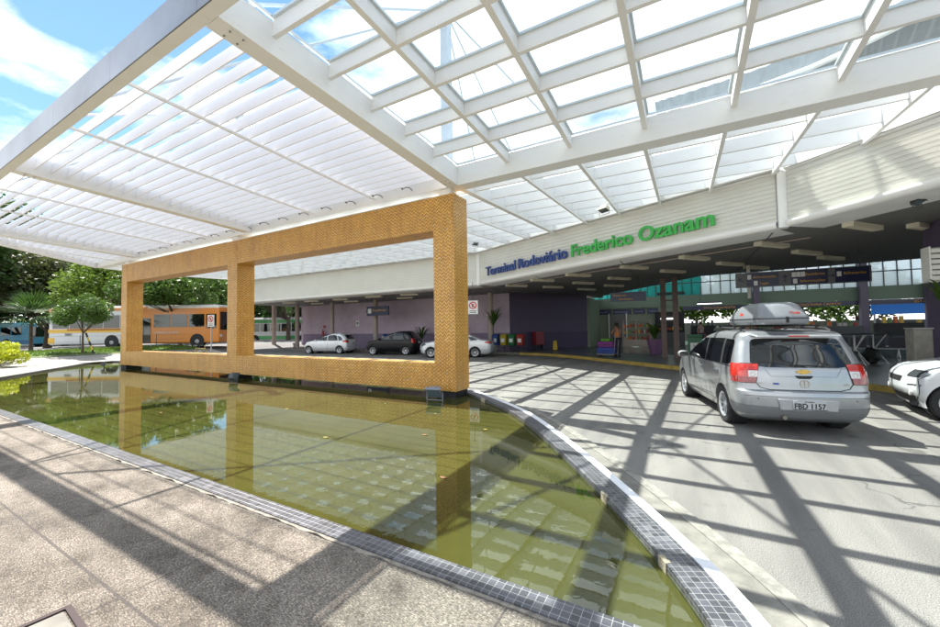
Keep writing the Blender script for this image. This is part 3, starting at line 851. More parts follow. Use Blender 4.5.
# dark strip over siding, roof cap behind fascia (keeps sun off the soffit)
for a, b_ in zip([FAS[0], FAS[1]]+s3[:-1], [FAS[1], FAS[2]]+s3[1:]):
    nx_ = (b_-a).normalized(); nn = Vector((-nx_.y, nx_.x)); nn = nn if nn.y > 0 else -nn
    tbuild(MB().hexa([(a.x, a.y, ftop(*a)+.0), (b_.x, b_.y, ftop(*b_)), (b_.x+nn.x*.35, b_.y+nn.y*.35, ftop(*b_)), (a.x+nn.x*.35, a.y+nn.y*.35, ftop(*a)),
        (a.x-nn.x*.10, a.y-nn.y*.10, ftop(*a)+.05), (b_.x-nn.x*.10, b_.y-nn.y*.10, ftop(*b_)+.05), (b_.x+nn.x*.35, b_.y+nn.y*.35, ftop(*b_)+.06), (a.x+nn.x*.35, a.y+nn.y*.35, ftop(*a)+.06)]), 'fascia_cap', WHITE)
for a, b_ in zip([FAS[0], FAS[1]]+s3[:-1], [FAS[1], FAS[2]]+s3[1:]):
    nx_ = (b_-a).normalized(); nn = Vector((-nx_.y, nx_.x)); nn = nn if nn.y > 0 else -nn
    za, zb_ = ftop(*a)+.062, ftop(*b_)+.062
    ov = .55 if a.x < -5 and b_.x < -5 else .22
    if a.x > -10 and b_.x < 2.3: ov = .30
    if a.x > 2.1: ov = .12
    tbuild(MB().hexa([(a.x-nn.x*ov, a.y-nn.y*ov, za), (b_.x-nn.x*ov, b_.y-nn.y*ov, zb_), (b_.x+nn.x*.3, b_.y+nn.y*.3, zb_+.03), (a.x+nn.x*.3, a.y+nn.y*.3, za+.03),
        (a.x-nn.x*ov, a.y-nn.y*ov, za+.3), (b_.x-nn.x*ov, b_.y-nn.y*ov, zb_+.3), (b_.x+nn.x*.3, b_.y+nn.y*.3, zb_+.33), (a.x+nn.x*.3, a.y+nn.y*.3, za+.33)]), 'fascia_gutter_box', WHITE)
# soffit slab
sof = [(-33.5, 18.75), (-9.9, 18.8)] + [(FAS[2].x+.05, FAS[2].y+.25)] + [(p.x+.15, p.y+.15) for p in s3[1:]] + [(30, 3.6), (30, 20.6), (7.6, 20.6), (0.66, 21.5), (-5.58, 31.0), (-5.9, 33), (-33.5, 33)]
tbuild(MB().prism(sof, ZF0+.002, ZF0+.35), 'soffit', SOFF)
for k_ in range(9):
    xa = -30+4*k_; ya = fas_y(min(xa, 9))+.4
    tbuild(MB().box(xa, xa+.03, ya, 30 if xa < -5.7 else 20.5, ZF0-.006, ZF0+.001), 'soffit_joint', DKM if xa > 100 else GREYJ)
for ya in (20.2, 22.6):
    tbuild(MB().box(-33, -9.8 if ya > 21 else -5.7, ya, ya+.03, ZF0-.006, ZF0+.001), 'soffit_joint', GREYJ)
tbuild(MB().tube((-28, 19.4, ZF0-.03), (-9.5, 19.4, ZF0-.03), .022, n=8), 'conduit', BEIGE)
tbuild(MB().tube((-8.5, 19.2, ZF0-.03), (3.0, 13.4, ZF0-.03), .022, n=8), 'conduit', BEIGE)
# high hall roof and upper corrugated roof edge
tbuild(MB().prism([(-7, 20.2), (34, 20.2), (34, 36), (-7, 36)], 8.2, 8.5), 'hall_roof', WHITE)
COR = mat('corrugated_roof_sheet', (0.36, 0.38, 0.41), 0.45, metal=0.2, var=0.08)
mb = MB()
p0 = Vector((-0.6, 13.6)); p1 = Vector((3.0, 13.0)); p2 = Vector((6.2, 10.6)); p3 = Vector((10.5, 6.0))
cl = resample([p0, p1, p2, p3], 24); r0 = []; r1 = []; r2 = []
for i, p in enumerate(cl):
    k_ = 0.05 if i % 2 else 0.0
    r0.append((p.x, p.y, 8.35)); r1.append((p.x-.05, p.y-.12+k_, 8.9)); r2.append((p.x+1.2, p.y+5, 9.5+k_))
mb.grid([r0, r1, r2])
tbuild(mb, 'corrugated_roof', COR)
tbuild(MB().path([(p.x, p.y-.2, 8.32) for p in cl[::6]], .07, 6), 'roof_gutter', WHITE)
mb = MB()
for i in range(4): mb.tube((-0.5+i*.45, 13.3, 7.9), (-0.3+i*.45, 13.3, 8.4), .03); mb.tube((-0.3+i*.45, 13.3, 8.4), (-0.05+i*.45, 13.3, 7.9), .03)
tbuild(mb, 'roof_truss', WHITE)

# walls
def wall(a, b_, z0, z1, m, name='wall', th=.2):
    a = Vector(a); b_ = Vector(b_); d = (b_-a).normalized(); n_ = Vector((-d.y, d.x))*th
    return tbuild(MB().prism([tuple(a), tuple(b_), tuple(b_+n_), tuple(a+n_)], z0, z1), name, m)
WL = [(-32.6, 24.6), (-10.4, 23.9)]
wall(WL[0], WL[1], 1.35, ZF0, PURP1); wall((WL[0][0], WL[0][1]-.004), (WL[1][0], WL[1][1]-.004), .14, 1.35, PURP2)
WD1 = mat('shaded_violet_wall', (0.10, 0.075, 0.135), 0.7); WD2 = mat('dark_violet_dado', (0.06, 0.042, 0.095), 0.6)  # darker copies of the lilac and violet paints, shade put into the colour
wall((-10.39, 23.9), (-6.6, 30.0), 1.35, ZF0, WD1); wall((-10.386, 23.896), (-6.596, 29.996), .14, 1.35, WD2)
wall((-32.6, 24.6), (-34.0, 29), .14, ZF0, PURP1)
# hall back wall (left shop front) and open right side
SHOPW = mat('pale_green_shop_wall', (0.21, 0.25, 0.19), 0.65, var=0.06)
wall((-6.6, 34.0), (-0.4, 34.0), .14, 3.9, SHOPW)
wall((-6.6, 34.2), (-6.6, 30.0), .14, 3.9, SHOPW)
tbuild(MB().box(-7, 30, 33.85, 34.1, 3.15, 4.0), 'green_beam', GREENB)
tbuild(MB().box(-0.2, 30, 33.7, 33.84, 2.82, 3.12), 'blue_band', NAVY)
for i, (x, body) in enumerate(((1.2, 'ESTACIONAMENTO'), (6.6, 'RODOVIARIA CAMPOS'), (12.2, 'ESTACIONAMENTO'))):
    o = text_obj('band_lettering', body, .22, .01, SLETR, tb); o.rotation_euler = (R(90), 0, 0); o.location = (x+4, 33.69-16, 2.88)
    if i != 1: pass
    o.location = (x-tb.location.x, 33.69-tb.location.y, 2.88)
# clerestory: mullions and frosted panes
FROST = bpy.data.materials.new('frosted_glazing'); FROST.use_nodes = True
t_ = FROST.node_tree; t_.nodes.remove(t_.nodes['Principled BSDF'])
tl = t_.nodes.new('ShaderNodeBsdfTranslucent'); tl.inputs[0].default_value = (0.78, 0.82, 0.84, 1)
tr_ = t_.nodes.new('ShaderNodeBsdfTransparent'); tr_.inputs[0].default_value = (0.78, 0.82, 0.84, 1)
mx_ = t_.nodes.new('ShaderNodeMixShader'); mx_.inputs[0].default_value = .45
t_.links.new(tl.outputs[0], mx_.inputs[1]); t_.links.new(tr_.outputs[0], mx_.inputs[2]); t_.links.new(mx_.outputs[0], t_.nodes['Material Output'].inputs[0])
FROSTG = FROST.copy(); FROSTG.name = 'teal_frosted_glazing'
for n in FROSTG.node_tree.nodes:
    if n.type in ('BSDF_TRANSLUCENT', 'BSDF_TRANSPARENT'): n.inputs[0].default_value = (0.16, 0.46, 0.44, 1)
DKM = mat('dark_mullion', (0.05, 0.055, 0.06), 0.5)
x = -7.0; i = 0
while x < 22:
    wdt = 0.62
    tbuild(MB().box(x+.04, x+wdt-.001, 33.95, 33.97, 4.0, 8.2), 'clerestory_pane', FROSTG if x < 0.6 else FROST)
    tbuild(MB().box(x, x+.039, 33.9, 34.02, 4.0, 8.2), 'mullion', DKM)
    x += wdt; i += 1
for z in (4.9, 6.2):
    tbuild(MB().box(-7, 22, 33.86, 33.899, z, z+.07), 'transom', DKM)
for x in (4.2, 9.7, 12.6, 16.0):
    tbuild(MB().box(x, x+.38, 33.3, 33.68, .14, 8.2), 'hall_column', mat('violet_grey_column', (0.12, 0.10, 0.15), .6))
# beige columns in front of the lilac wall
for x, y in ((-31.2, 22.9), (-26.4, 22.75), (-21.3, 22.6), (-11.35, 22.9)):
    tbuild(MB().lathe([(.19, .14), (.19, ZF0+.01)], (x, y, 0), 'z', 20), 'column', BEIGE, smooth=40)
for x, y in ((-33.6, 22.2),):
    tbuild(MB().lathe([(.19, .14), (.19, ZF0+.01)], (x, y, 0), 'z', 20), 'column', BEIGE, smooth=40)
# paired brown posts
for x, y in ((-0.95, 21.2), (-0.42, 21.05)):
    tbuild(MB().box(x-.12, x+.12, y-.12, y+.12, .14, ZF0+.005), 'brown_post', BROWN)
for zz in (3.2, 2.9): tbuild(MB().box(-1.2, -0.0, 20.95, 21.3, zz, zz+.12) if zz > 3 else MB().box(-.83, -.54, 21.1, 21.2, zz, zz+.06), 'post_bracket', DKM)
# grey post hanging from soffit with a camera
tbuild(MB().box(2.22, 2.32, 19.0, 19.1, 2.75, ZF0), 'drop_post', WHITE)
# right violet pier with louvre grille
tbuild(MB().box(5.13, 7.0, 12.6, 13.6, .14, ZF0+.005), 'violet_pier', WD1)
gr = MB()
for k_ in range(6): gr.hexa([(4.72, 12.28, 2.62+k_*.12), (6.4, 12.28, 2.62+k_*.12), (6.4, 12.5, 2.62+k_*.12+.02), (4.72, 12.5, 2.62+k_*.12+.02), (4.72, 12.26, 2.70+k_*.12), (6.4, 12.26, 2.70+k_*.12), (6.4, 12.3, 2.72+k_*.12), (4.72, 12.3, 2.72+k_*.12)])
gr.box(4.70, 4.73, 12.25, 12.59, 2.58, 3.36); gr.box(4.73, 6.4, 12.51, 12.59, 2.58, 3.36)
tbuild(gr, 'louvre_grille', SIDING)
# lettering on the fascia
BLUE = mat('sign_blue_letters', (0.03, 0.065, 0.24), 0.35)
GREEN = mat('sign_green_letters', (0.05, 0.42, 0.075), 0.35)
dv = (FAS[2]-FAS[1]).normalized(); ang = math.atan2(dv.y, dv.x)
A_ = Vector((-9.10, 18.16)); B_ = Vector((0.84, 12.58))
L_all = (B_-A_).length
words = [('Terminal', BLUE), ('Rodoviário', BLUE), ('Frederico', GREEN), ('Ozanam', GREEN)]
objs = []
SZ = 0.60
pos_ = 0
for wd_, m_ in words:
    o = text_obj('lettering', wd_, SZ, .07, m_, tb, bold=0.013)
    a0, a1 = text_width(o); objs.append((o, a0, a1-a0)); 
gap = .19
tot = sum(o[2] for o in objs)+gap*3
sc_ = L_all/tot
p = 0
for (o, a0, wd_), (txt, m_) in zip(objs, words):
    nq = A_ + dv*((p-a0)*sc_)
    out_ = Vector((dv.y, -dv.x)); 
    q = FAS[1] + dv*((nq-FAS[1]).dot(dv)) + out_*0.14
    o.rotation_euler = (R(90), 0, ang); o.scale = (sc_, 1.07, 1.0)
    o.location = (q.x-tb.location.x, q.y-tb.location.y, 4.47)
    p += wd_+gap

# ---------------------------------------------------------------- ceiling lights
LMT = mat('cream_light_housing', (0.62, 0.58, 0.47), 0.5)
fixp = [(-6.05, 17.99), (-4.1, 17.13), (-8.04, 19.5), (-4.64, 20.47), (-6.59, 21.45), (-5.29, 24.1), (0.33, 15.11), (-1.69, 16.17), (-0.41, 18.36), (-2.73, 19.56), (-3.49, 22.88), (1.53, 17.39), (3.74, 12.47), (5.14, 13.45), (2.24, 13.89), (3.49, 16.11), (4.53, 17.97), (2.57, 19.19),
        (-13, 20.0), (-16, 20.2), (-19, 20.0), (-22.5, 20.2), (-25.5, 20.0), (-28.5, 20.2), (-14.5, 22.2), (-18, 22.2), (-23.5, 22.2), (-27.5, 22.2)]
proto = None
for i, p in enumerate(sorted(fixp, key=px_)):
    lab = 'unlit cream louvred light under the terminal soffit, %s from the left' % lw[i]
    if proto is None:
        o = empty('ceiling_light', (p[0], p[1], ZF0), 0, lab, 'ceiling light', 'louvred lights under the soffit')
        mb = MB(); mb.box(-.62, .62, -.11, .11, -.06, 0); mb.box(-.62, .62, -.11, -.095, -.11, -.06); mb.box(-.62, .62, .095, .11, -.11, -.06); mb.box(-.62, -.605, -.095, .095, -.11, -.06); mb.box(.605, .62, -.095, .095, -.11, -.06)
        mb.build('housing', LMT, o)
        mb = MB()
        for k_ in range(11): mb.box(-.55+k_*.11, -.545+k_*.11+.01, -.094, .094, -.108, -.062)
        mb.build('louvre', LMT, o)
        proto = o
    else:
        o = proto.copy(); COL.objects.link(o); o.location = (p[0], p[1], ZF0); o['label'] = lab
        for ch in list(proto.children):
            c2 = ch.copy(); COL.objects.link(c2); c2.parent = o
    o.rotation_euler = (0, 0, R(50 if p[0] > -9 else 15))

# ---------------------------------------------------------------- signs
def arrow(mb, cx, cz, ang_, s_, y0, y1):
    pts = [(-.5, -.08), (.1, -.08), (.1, -.35), (.5, 0), (.1, .35), (.1, .08), (-.5, .08)]
    c_, sn = math.cos(ang_), math.sin(ang_)
    P = [(cx+s_*(px*c_-pz*sn), cz+s_*(px*sn+pz*c_)) for px, pz in pts]
    a = [mb.b.verts.new((px, y0, pz)) for px, pz in P]; b2 = [mb.b.verts.new((px, y1, pz)) for px, pz in P]
    mb.b.faces.new(a); mb.b.faces.new(b2[::-1])
    for i in range(len(P)): mb.b.faces.new((a[i], b2[i], b2[(i+1) % len(P)], a[(i+1) % len(P)]))
GREYP = mat('grey_sign_panel', (0.12, 0.12, 0.13), 0.5)
def ptext(body, size, m, parent, x, z, y=-.045, name='lettering', align='LEFT'):
    o = text_obj(name, body, size, .006, m, parent, align=align); o.rotation_euler = (R(90), 0, 0); o.location = (x, y, z); return o
hs = empty('hanging_sign', (1.60, 16.6, 3.0), R(2), 'wide hanging direction sign with arrows in the hall reading Alimentação and Bilheterias', 'sign')
MB().box(0, 3.55, -.04, .04, 0, .52).build('panel', GREYP, hs)
for (xa, xb) in ((.32, 1.22), (1.55, 2.5), (2.68, 3.50)):
    MB().box(xa, xb, -.046, -.0405, .03, .49).build('text_panel', NAVY, hs)
mb = MB(); arrow(mb, .16, .26, R(135), .22, -.05, -.041); mb.build('arrow', NAVY, hs)
mb = MB(); arrow(mb, 1.39, .26, R(90), .26, -.05, -.041); mb.build('arrow', NAVY, hs)
mb = MB(); arrow(mb, 2.59, .26, 0, .16, -.05, -.041); mb.build('arrow', NAVY, hs)
ptext('Alimentação', .13, SLETR, hs, .50, .31, -.05); ptext('Lojas', .13, SLETR, hs, .68, .09, -.05)
ptext('Sanitários', .13, SLETR, hs, 1.92, .31, -.05); ptext('Informações', .13, SLETR, hs, 1.78, .09, -.05); ptext('Bilheterias', .13, SLETR, hs, 2.88, .27, -.05)
for xa, za in ((.34, .28), (.52, .06), (1.57, .28), (1.69, .28), (1.81, .28), (1.60, .06), (2.72, .22)):
    MB().box(xa, xa+.11, -.052, -.0462, za, za+.16).build('pictogram', SWHITE, hs)
for xa in (.3, 3.3): MB().tube((xa, 0, .52), (xa, 0, 1.05), .015).build('hanger', DKM, hs)
h2 = empty('hanging_sign', (-3.0, 18.5, 2.82), R(8), 'navy hanging sign with amber words nearest the dark violet wall, by the hall entrance', 'sign')
MB().box(0, 1.5, -.04, .04, 0, .42).build('panel', NAVY, h2)
ptext('Plataformas', .12, SLETR, h2, .12, .24); ptext('Informações', .12, SLETR, h2, .35, .07)
for xa in (.2, 1.3): MB().tube((xa, 0, .42), (xa, 0, 1.23), .015).build('hanger', DKM, h2)
for i, (xa, xb, body) in enumerate(((-6.45, -5.45, 'Sala VIP'), (-5.3, -3.9, 'Administração'), (-3.75, -2.85, 'Correios'), (-2.7, -1.9, 'Telefone'))):
    o = empty('shop_sign', (xa, 33.95, 3.02-.35), 0, 'blue shop sign on the hall back wall, %s from the left' % lw[i], 'sign', 'blue shop signs')
    MB().box(0, xb-xa, -.05, .05, 0, .42).build('panel', NAVY, o)
    ptext(body, .19, mat('sign_pale_blue_letters', (.25, .3, .5), .5), o, .08, .13, -.056)
bs = empty('blue_sign', (-21.5, 21.9, 2.75), R(-4), 'blue rectangular sign with amber words fixed beside the beige column', 'sign')
MB().box(0, 2.35, -.04, .04, 0, .72).build('panel', NAVY, bs)
MB().box(.14, .5, -.05, -.041, .2, .55).build('pictogram', SWHITE, bs)
ptext('Desembarque', .26, SLETR, bs, .62, .33)
MB().box(-.1, 0.0, -.03, .4, .3, .4).build('bracket', DKM, bs)

def no_parking(name, loc, post_h, rz, label, hz=None):
    """round no-parking disc on a white plate"""
    o = empty(name, loc, rz, label, 'road sign')
    w_, h_ = .42, .62
    z0 = post_h-h_
    MB().box(-w_/2, w_/2, -.012, .012, z0, z0+h_).build('plate', SWHITE, o)
    RED = mat('sign_red', (0.55, 0.02, 0.025), .4)
    c_ = (0, 0, z0+.40)
    mb = MB(); mb.lathe([(.17, -.018), (.17, -.0125), (.125, -.0125), (.125, -.018)], c_, 'y', 28, close=True); mb.build('red_ring', RED, o)
    mb = MB(); a = R(-45); d_ = Vector((math.cos(a), 0, math.sin(a))); n_ = Vector((-d_.z, 0, d_.x))*.02
    P = [Vector(c_)+d_*s_*.13+n_*t for s_, t in ((-1, -1), (1, -1), (1, 1), (-1, 1))]
    mb.hexa([p+Vector((0, -.0200, 0)) for p in P]+[p+Vector((0, -.0165, 0)) for p in P]); mb.build('red_bar', RED, o)
    t = text_obj('letter', 'E', .2, .003, BLACK, o, bold=.006, align='CENTER'); t.rotation_euler = (R(90), 0, 0); t.location = (0, -.0145, z0+.33)
    for k_ in range(2): MB().box(-.14, .14, -.0145, -.0125, z0+.06+k_*.07, z0+.085+k_*.07).build('text_line', BLACK, o)
    if name == 'no_stopping_sign':
        MB().tube((0, .03, 0), (0, .03, post_h), .03, n=10).build('post', mat('galvanised_post', (.4, .4, .4), .4, metal=.6), o)
    return o
no_parking('no_stopping_sign', (-21.7, 10.8, -.02), 2.62, R(15), 'round red no-parking sign on a grey post by the road beyond the pool')
o = no_parking('no_parking_plate', (-9.35, 16.9, 2.35), .68, R(10), 'white no-parking plate hanging in front of the column beside the silver sedan')
o.scale = (1.25, 1, 1.1)
MB().tube((0, 0, .68), (0, 0, 1.55), .012).build('hanger', DKM, o)
# floodlights
def flood(loc, rz, label, name='floodlight', s_=1.0, tilt=35, m_=None):
    o = empty(name, loc, rz, label, 'floodlight', None)
    m_ = m_ or mat('grey_floodlight_body', (0.22, 0.24, 0.27), .45, metal=.3)
    c_, sn = math.cos(R(tilt)), math.sin(R(tilt))
    def tr(p): return (p[0]*s_, (p[1]*c_-p[2]*sn)*s_, (p[1]*sn+p[2]*c_)*s_+.16*s_)
    P = [(-.17, -.06, -.12), (.17, -.06, -.12), (.10, .10, -.08), (-.10, .10, -.08), (-.17, -.06, .12), (.17, -.06, .12), (.10, .10, .08), (-.10, .10, .08)]
    MB().hexa([tr(p) for p in P]).build('housing', m_, o, bevel=.015*s_)
    P = [(-.15, -.066, -.10), (.15, -.066, -.10), (.15, -.0605, -.10), (-.15, -.0605, -.10), (-.15, -.066, .10), (.15, -.066, .10), (.15, -.0605, .10), (-.15, -.0605, .10)]
    MB().hexa([tr(p) for p in P]).build('lens', mat('floodlight_lens', (.10, .13, .14), .08), o)
    P = [(-.19, -.075, .12), (.19, -.075, .12), (.19, -.0, .12), (-.19, -.0, .12), (-.19, -.075, .135), (.19, -.075, .135), (.19, -.0, .135), (-.19, -.0, .135)]
    MB().hexa([tr(p) for p in P]).build('visor', m_, o)
    mb = MB()
    mb.tube((-.19*s_, 0, .16*s_), (-.19*s_, 0, -.02*s_), .012*s_); mb.tube((.19*s_, 0, .16*s_), (.19*s_, 0, -.02*s_), .012*s_); mb.tube((-.19*s_, 0, -.02*s_), (.19*s_, 0, -.02*s_), .012*s_)
    mb.build('yoke', m_, o)
    return o
flood((-5.13, 7.38, .08), R(10), 'grey floodlight standing in the pool at the foot of the nearest mosaic pier', s_=1.05)
flood((-12.95, 7.15, .08), R(185), 'grey floodlight in the pool below the middle of the mosaic frame', tilt=20, m_=mat('dark_floodlight_body', (.05, .06, .065), .5))
flood((-24.5, 7.45, .08), R(160), 'dark floodlight in the pool left of the farthest mosaic pier', tilt=20, m_=MATS['dark_floodlight_body'])
flood((-2.02, 11.83, 5.06), R(-30), 'pale floodlight hanging under the glass canopy in front of the lettering', s_=.95, tilt=70, m_=LMT)
flood((-7.56, 13.93, 5.12), R(60), 'small spotlight under the canopy just right of the nearest mosaic pier', s_=.7, tilt=55)
flood((3.95, 10.6, 3.93), R(40), 'dark lamp under the soffit edge at the right above the white car', s_=.6, tilt=60, m_=DKM)

# ---------------------------------------------------------------- hall furnishings
BINC = [('blue', (0.015, 0.05, 0.24)), ('yellow', (0.36, 0.28, 0.02)), ('green', (0.015, 0.13, 0.04)), ('red', (0.28, 0.02, 0.015))]
for i, (cn2, cc) in enumerate(BINC):
    o = empty('recycling_bin', (-10.95+i*.60, 22.9-i*.05, .14), R(-5), '%s recycling bin in the row by the violet wall' % cn2, 'bin', 'row of coloured recycling bins')
    m_ = mat('bin_plastic_'+cn2, cc, .4)
    MB().hexa([(-.19, -.17, .42), (.19, -.17, .42), (.19, .17, .42), (-.19, .17, .42), (-.23, -.2, 1.0), (.23, -.2, 1.0), (.23, .2, 1.0), (-.23, .2, 1.0)]).build('body', m_, o, bevel=.02)
    MB().hexa([(-.24, -.22, 1.0), (.24, -.22, 1.0), (.24, .22, 1.0), (-.24, .22, 1.0), (-.18, -.12, 1.14), (.18, -.12, 1.14), (.18, .2, 1.14), (-.18, .2, 1.14)]).build('lid', m_, o, bevel=.02)
    MB().box(-.12, .12, -.215, -.19, .62, .86).build('label_plate', SWHITE, o)
    MB().tube((-.05, .1, 0), (-.05, .1, .45), .025).build('post', DKM, o)
rb = empty('recycling_bin', (.35, 21.4, .14), 0, 'green bin with white recycling mark beside the brown posts', 'bin')
MB().box(-.3, .3, -.25, .25, 0, 1.0).build('body', mat('bin_dark_green', (.01, .12, .05), .4), rb, bevel=.03)
MB().box(-.2, .2, -.256, -.2505, .3, .72).build('label_plate', SWHITE, rb)
mb = MB(); mb.lathe([(.13, -.262), (.13, -.2565), (.085, -.2565), (.085, -.262)], (0, 0, .52), 'y', 3, close=True); mb.build('recycling_mark', MATS['bin_dark_green'], rb)
MB().box(-.32, .32, -.27, .27, 1.0, 1.1).build('lid', MATS['bin_dark_green'], rb, bevel=.02)
o = empty('red_cabinet', (-9.0, 25.6, .14), R(58), 'dark red cabinet standing against the dark violet wall', 'cabinet')
MB().box(-.35, .35, -.2, .2, .35, 1.25).build('body', mat('dark_red_paint', (.22, .02, .03), .5), o)
MB().box(-.30, .30, -.215, -.2005, .42, 1.18).build('door', MATS['dark_red_paint'], o)
for a in (-.3, .3): MB().box(a-.02, a+.02, -.18, .18, 0, .349).build('stand', DKM, o)
o = empty('wet_floor_sign', (-7.9, 25.9, .14), R(20), 'yellow folding wet-floor sign beside the dark violet wall', 'floor sign')
YP = mat('yellow_plastic', (.55, .38, .02), .4)
MB().hexa([(-.15, -.18, 0), (.15, -.18, 0), (.15, -.165, 0), (-.15, -.165, 0), (-.11, -.02, .62), (.11, -.02, .62), (.11, -.005, .62), (-.11, -.005, .62)]).build('front_leaf', YP, o)
MB().hexa([(-.15, .165, 0), (.15, .165, 0), (.15, .18, 0), (-.15, .18, 0), (-.11, .005, .62), (.11, .005, .62), (.11, .02, .62), (-.11, .02, .62)]).build('back_leaf', YP, o)
# wall notices, extinguisher, telephones
for (loc, col_, lab, sz) in (((-25.0, 24.33, 2.0), SWHITE, 'small white notice on the lilac wall between two beige columns', (.4, .5)), ((-12.0, 23.9, 2.35), SWHITE, 'small white notice on the lilac wall above the recycling bins', (.3, .25))):
    o = empty('wall_notice', loc, 0, lab, 'notice')
    MB().box(-sz[0]/2, sz[0]/2, -.03, 0, 0, sz[1]).build('plate', col_, o)
    MB().box(-sz[0]/4, sz[0]/4, -.034, -.0305, sz[1]*.35, sz[1]*.75).build('print', GREYP, o)
o = empty('fire_extinguisher', (-29.3, 24.2, 1.15), 0, 'red fire extinguisher on the lilac wall left of the silver hatchback', 'extinguisher')
RP = mat('red_paint', (.45, .02, .02), .35)
MB().lathe([(.02, 0), (.09, .02), (.09, .42), (.05, .5), (.03, .52)], (0, 0, 0), 'z', 14).build('cylinder', RP, o, smooth=40)
MB().box(-.05, .05, -.03, .03, .52, .6).build('valve', BLACK, o)
MB().box(-.12, .12, .14, .15, .75, 1.0).build('sign_plate', RP, o)
for i, x in enumerate((-21.1, -20.55)):
    o = empty('public_telephone', (x, 23.5, .14), 0, 'blue public telephone hood on a post behind the parked cars, %s one' % ('left', 'right')[i], 'telephone', 'blue telephone hoods')
    BLP = mat('blue_hood', (.02, .06, .30), .3)
    MB().blob((0, 0, .92), .27, .26, .30, 12, 8).build('hood', BLP, o, smooth=60)
    MB().tube((0, .1, 0), (0, .1, .8), .04).build('post', DKM, o)
    MB().box(-.1, .1, -.29, -.2, .8, 1.02).build('telephone_set', SWHITE, o)

# ================================================================ VEHICLES
def car_paint(name, col, metal=0.35):
    g = NG(name); g.xyz()
    g.b.inputs['Base Color'].default_value = (*col, 1)
    c = g.ramp(g.noise(3, 4, .6), [(.3, tuple(q*.93 for q in col)), (.7, tuple(min(1, q*1.04) for q in col))])
    g.l(c, g.b.inputs['Base Color'])
    g.b.inputs['Metallic'].default_value = metal; g.b.inputs['Roughness'].default_value = 0.32
    g.b.inputs['Coat Weight'].default_value = 0.8 if col[0] > .05 else 0.15; g.b.inputs['Specular IOR Level'].default_value = 0.5 if col[0] > .05 else 0.25; g.b.inputs['Coat Roughness'].default_value = 0.04
    return g.m
SILVER = car_paint('silver_car_paint', (0.37, 0.38, 0.395), .6)
SILVER2 = car_paint('pale_silver_car_paint', (0.66, 0.67, 0.70), .35)
CWHITE = car_paint('white_car_paint', (0.62, 0.63, 0.64), 0.0)
CBLACK = car_paint('black_car_paint', (0.006, 0.0065, 0.008), 0.0)
GREYB = mat('grey_bumper_plastic', (0.16, 0.165, 0.17), .5)
LRED = mat('tail_lamp_red', (0.26, 0.008, 0.010), .08, coat=1)
LREDB = mat('brake_lamp_red', (0.50, 0.022, 0.012), .1, coat=1)
LCLR = mat('lamp_clear', (0.62, 0.60, 0.60), .08, coat=1)
LDK = mat('headlamp_inner', (0.10, 0.11, 0.12), .12, metal=.5, coat=1)
GOLD = mat('gold_badge', (0.70, 0.48, 0.14), .25, metal=.9)

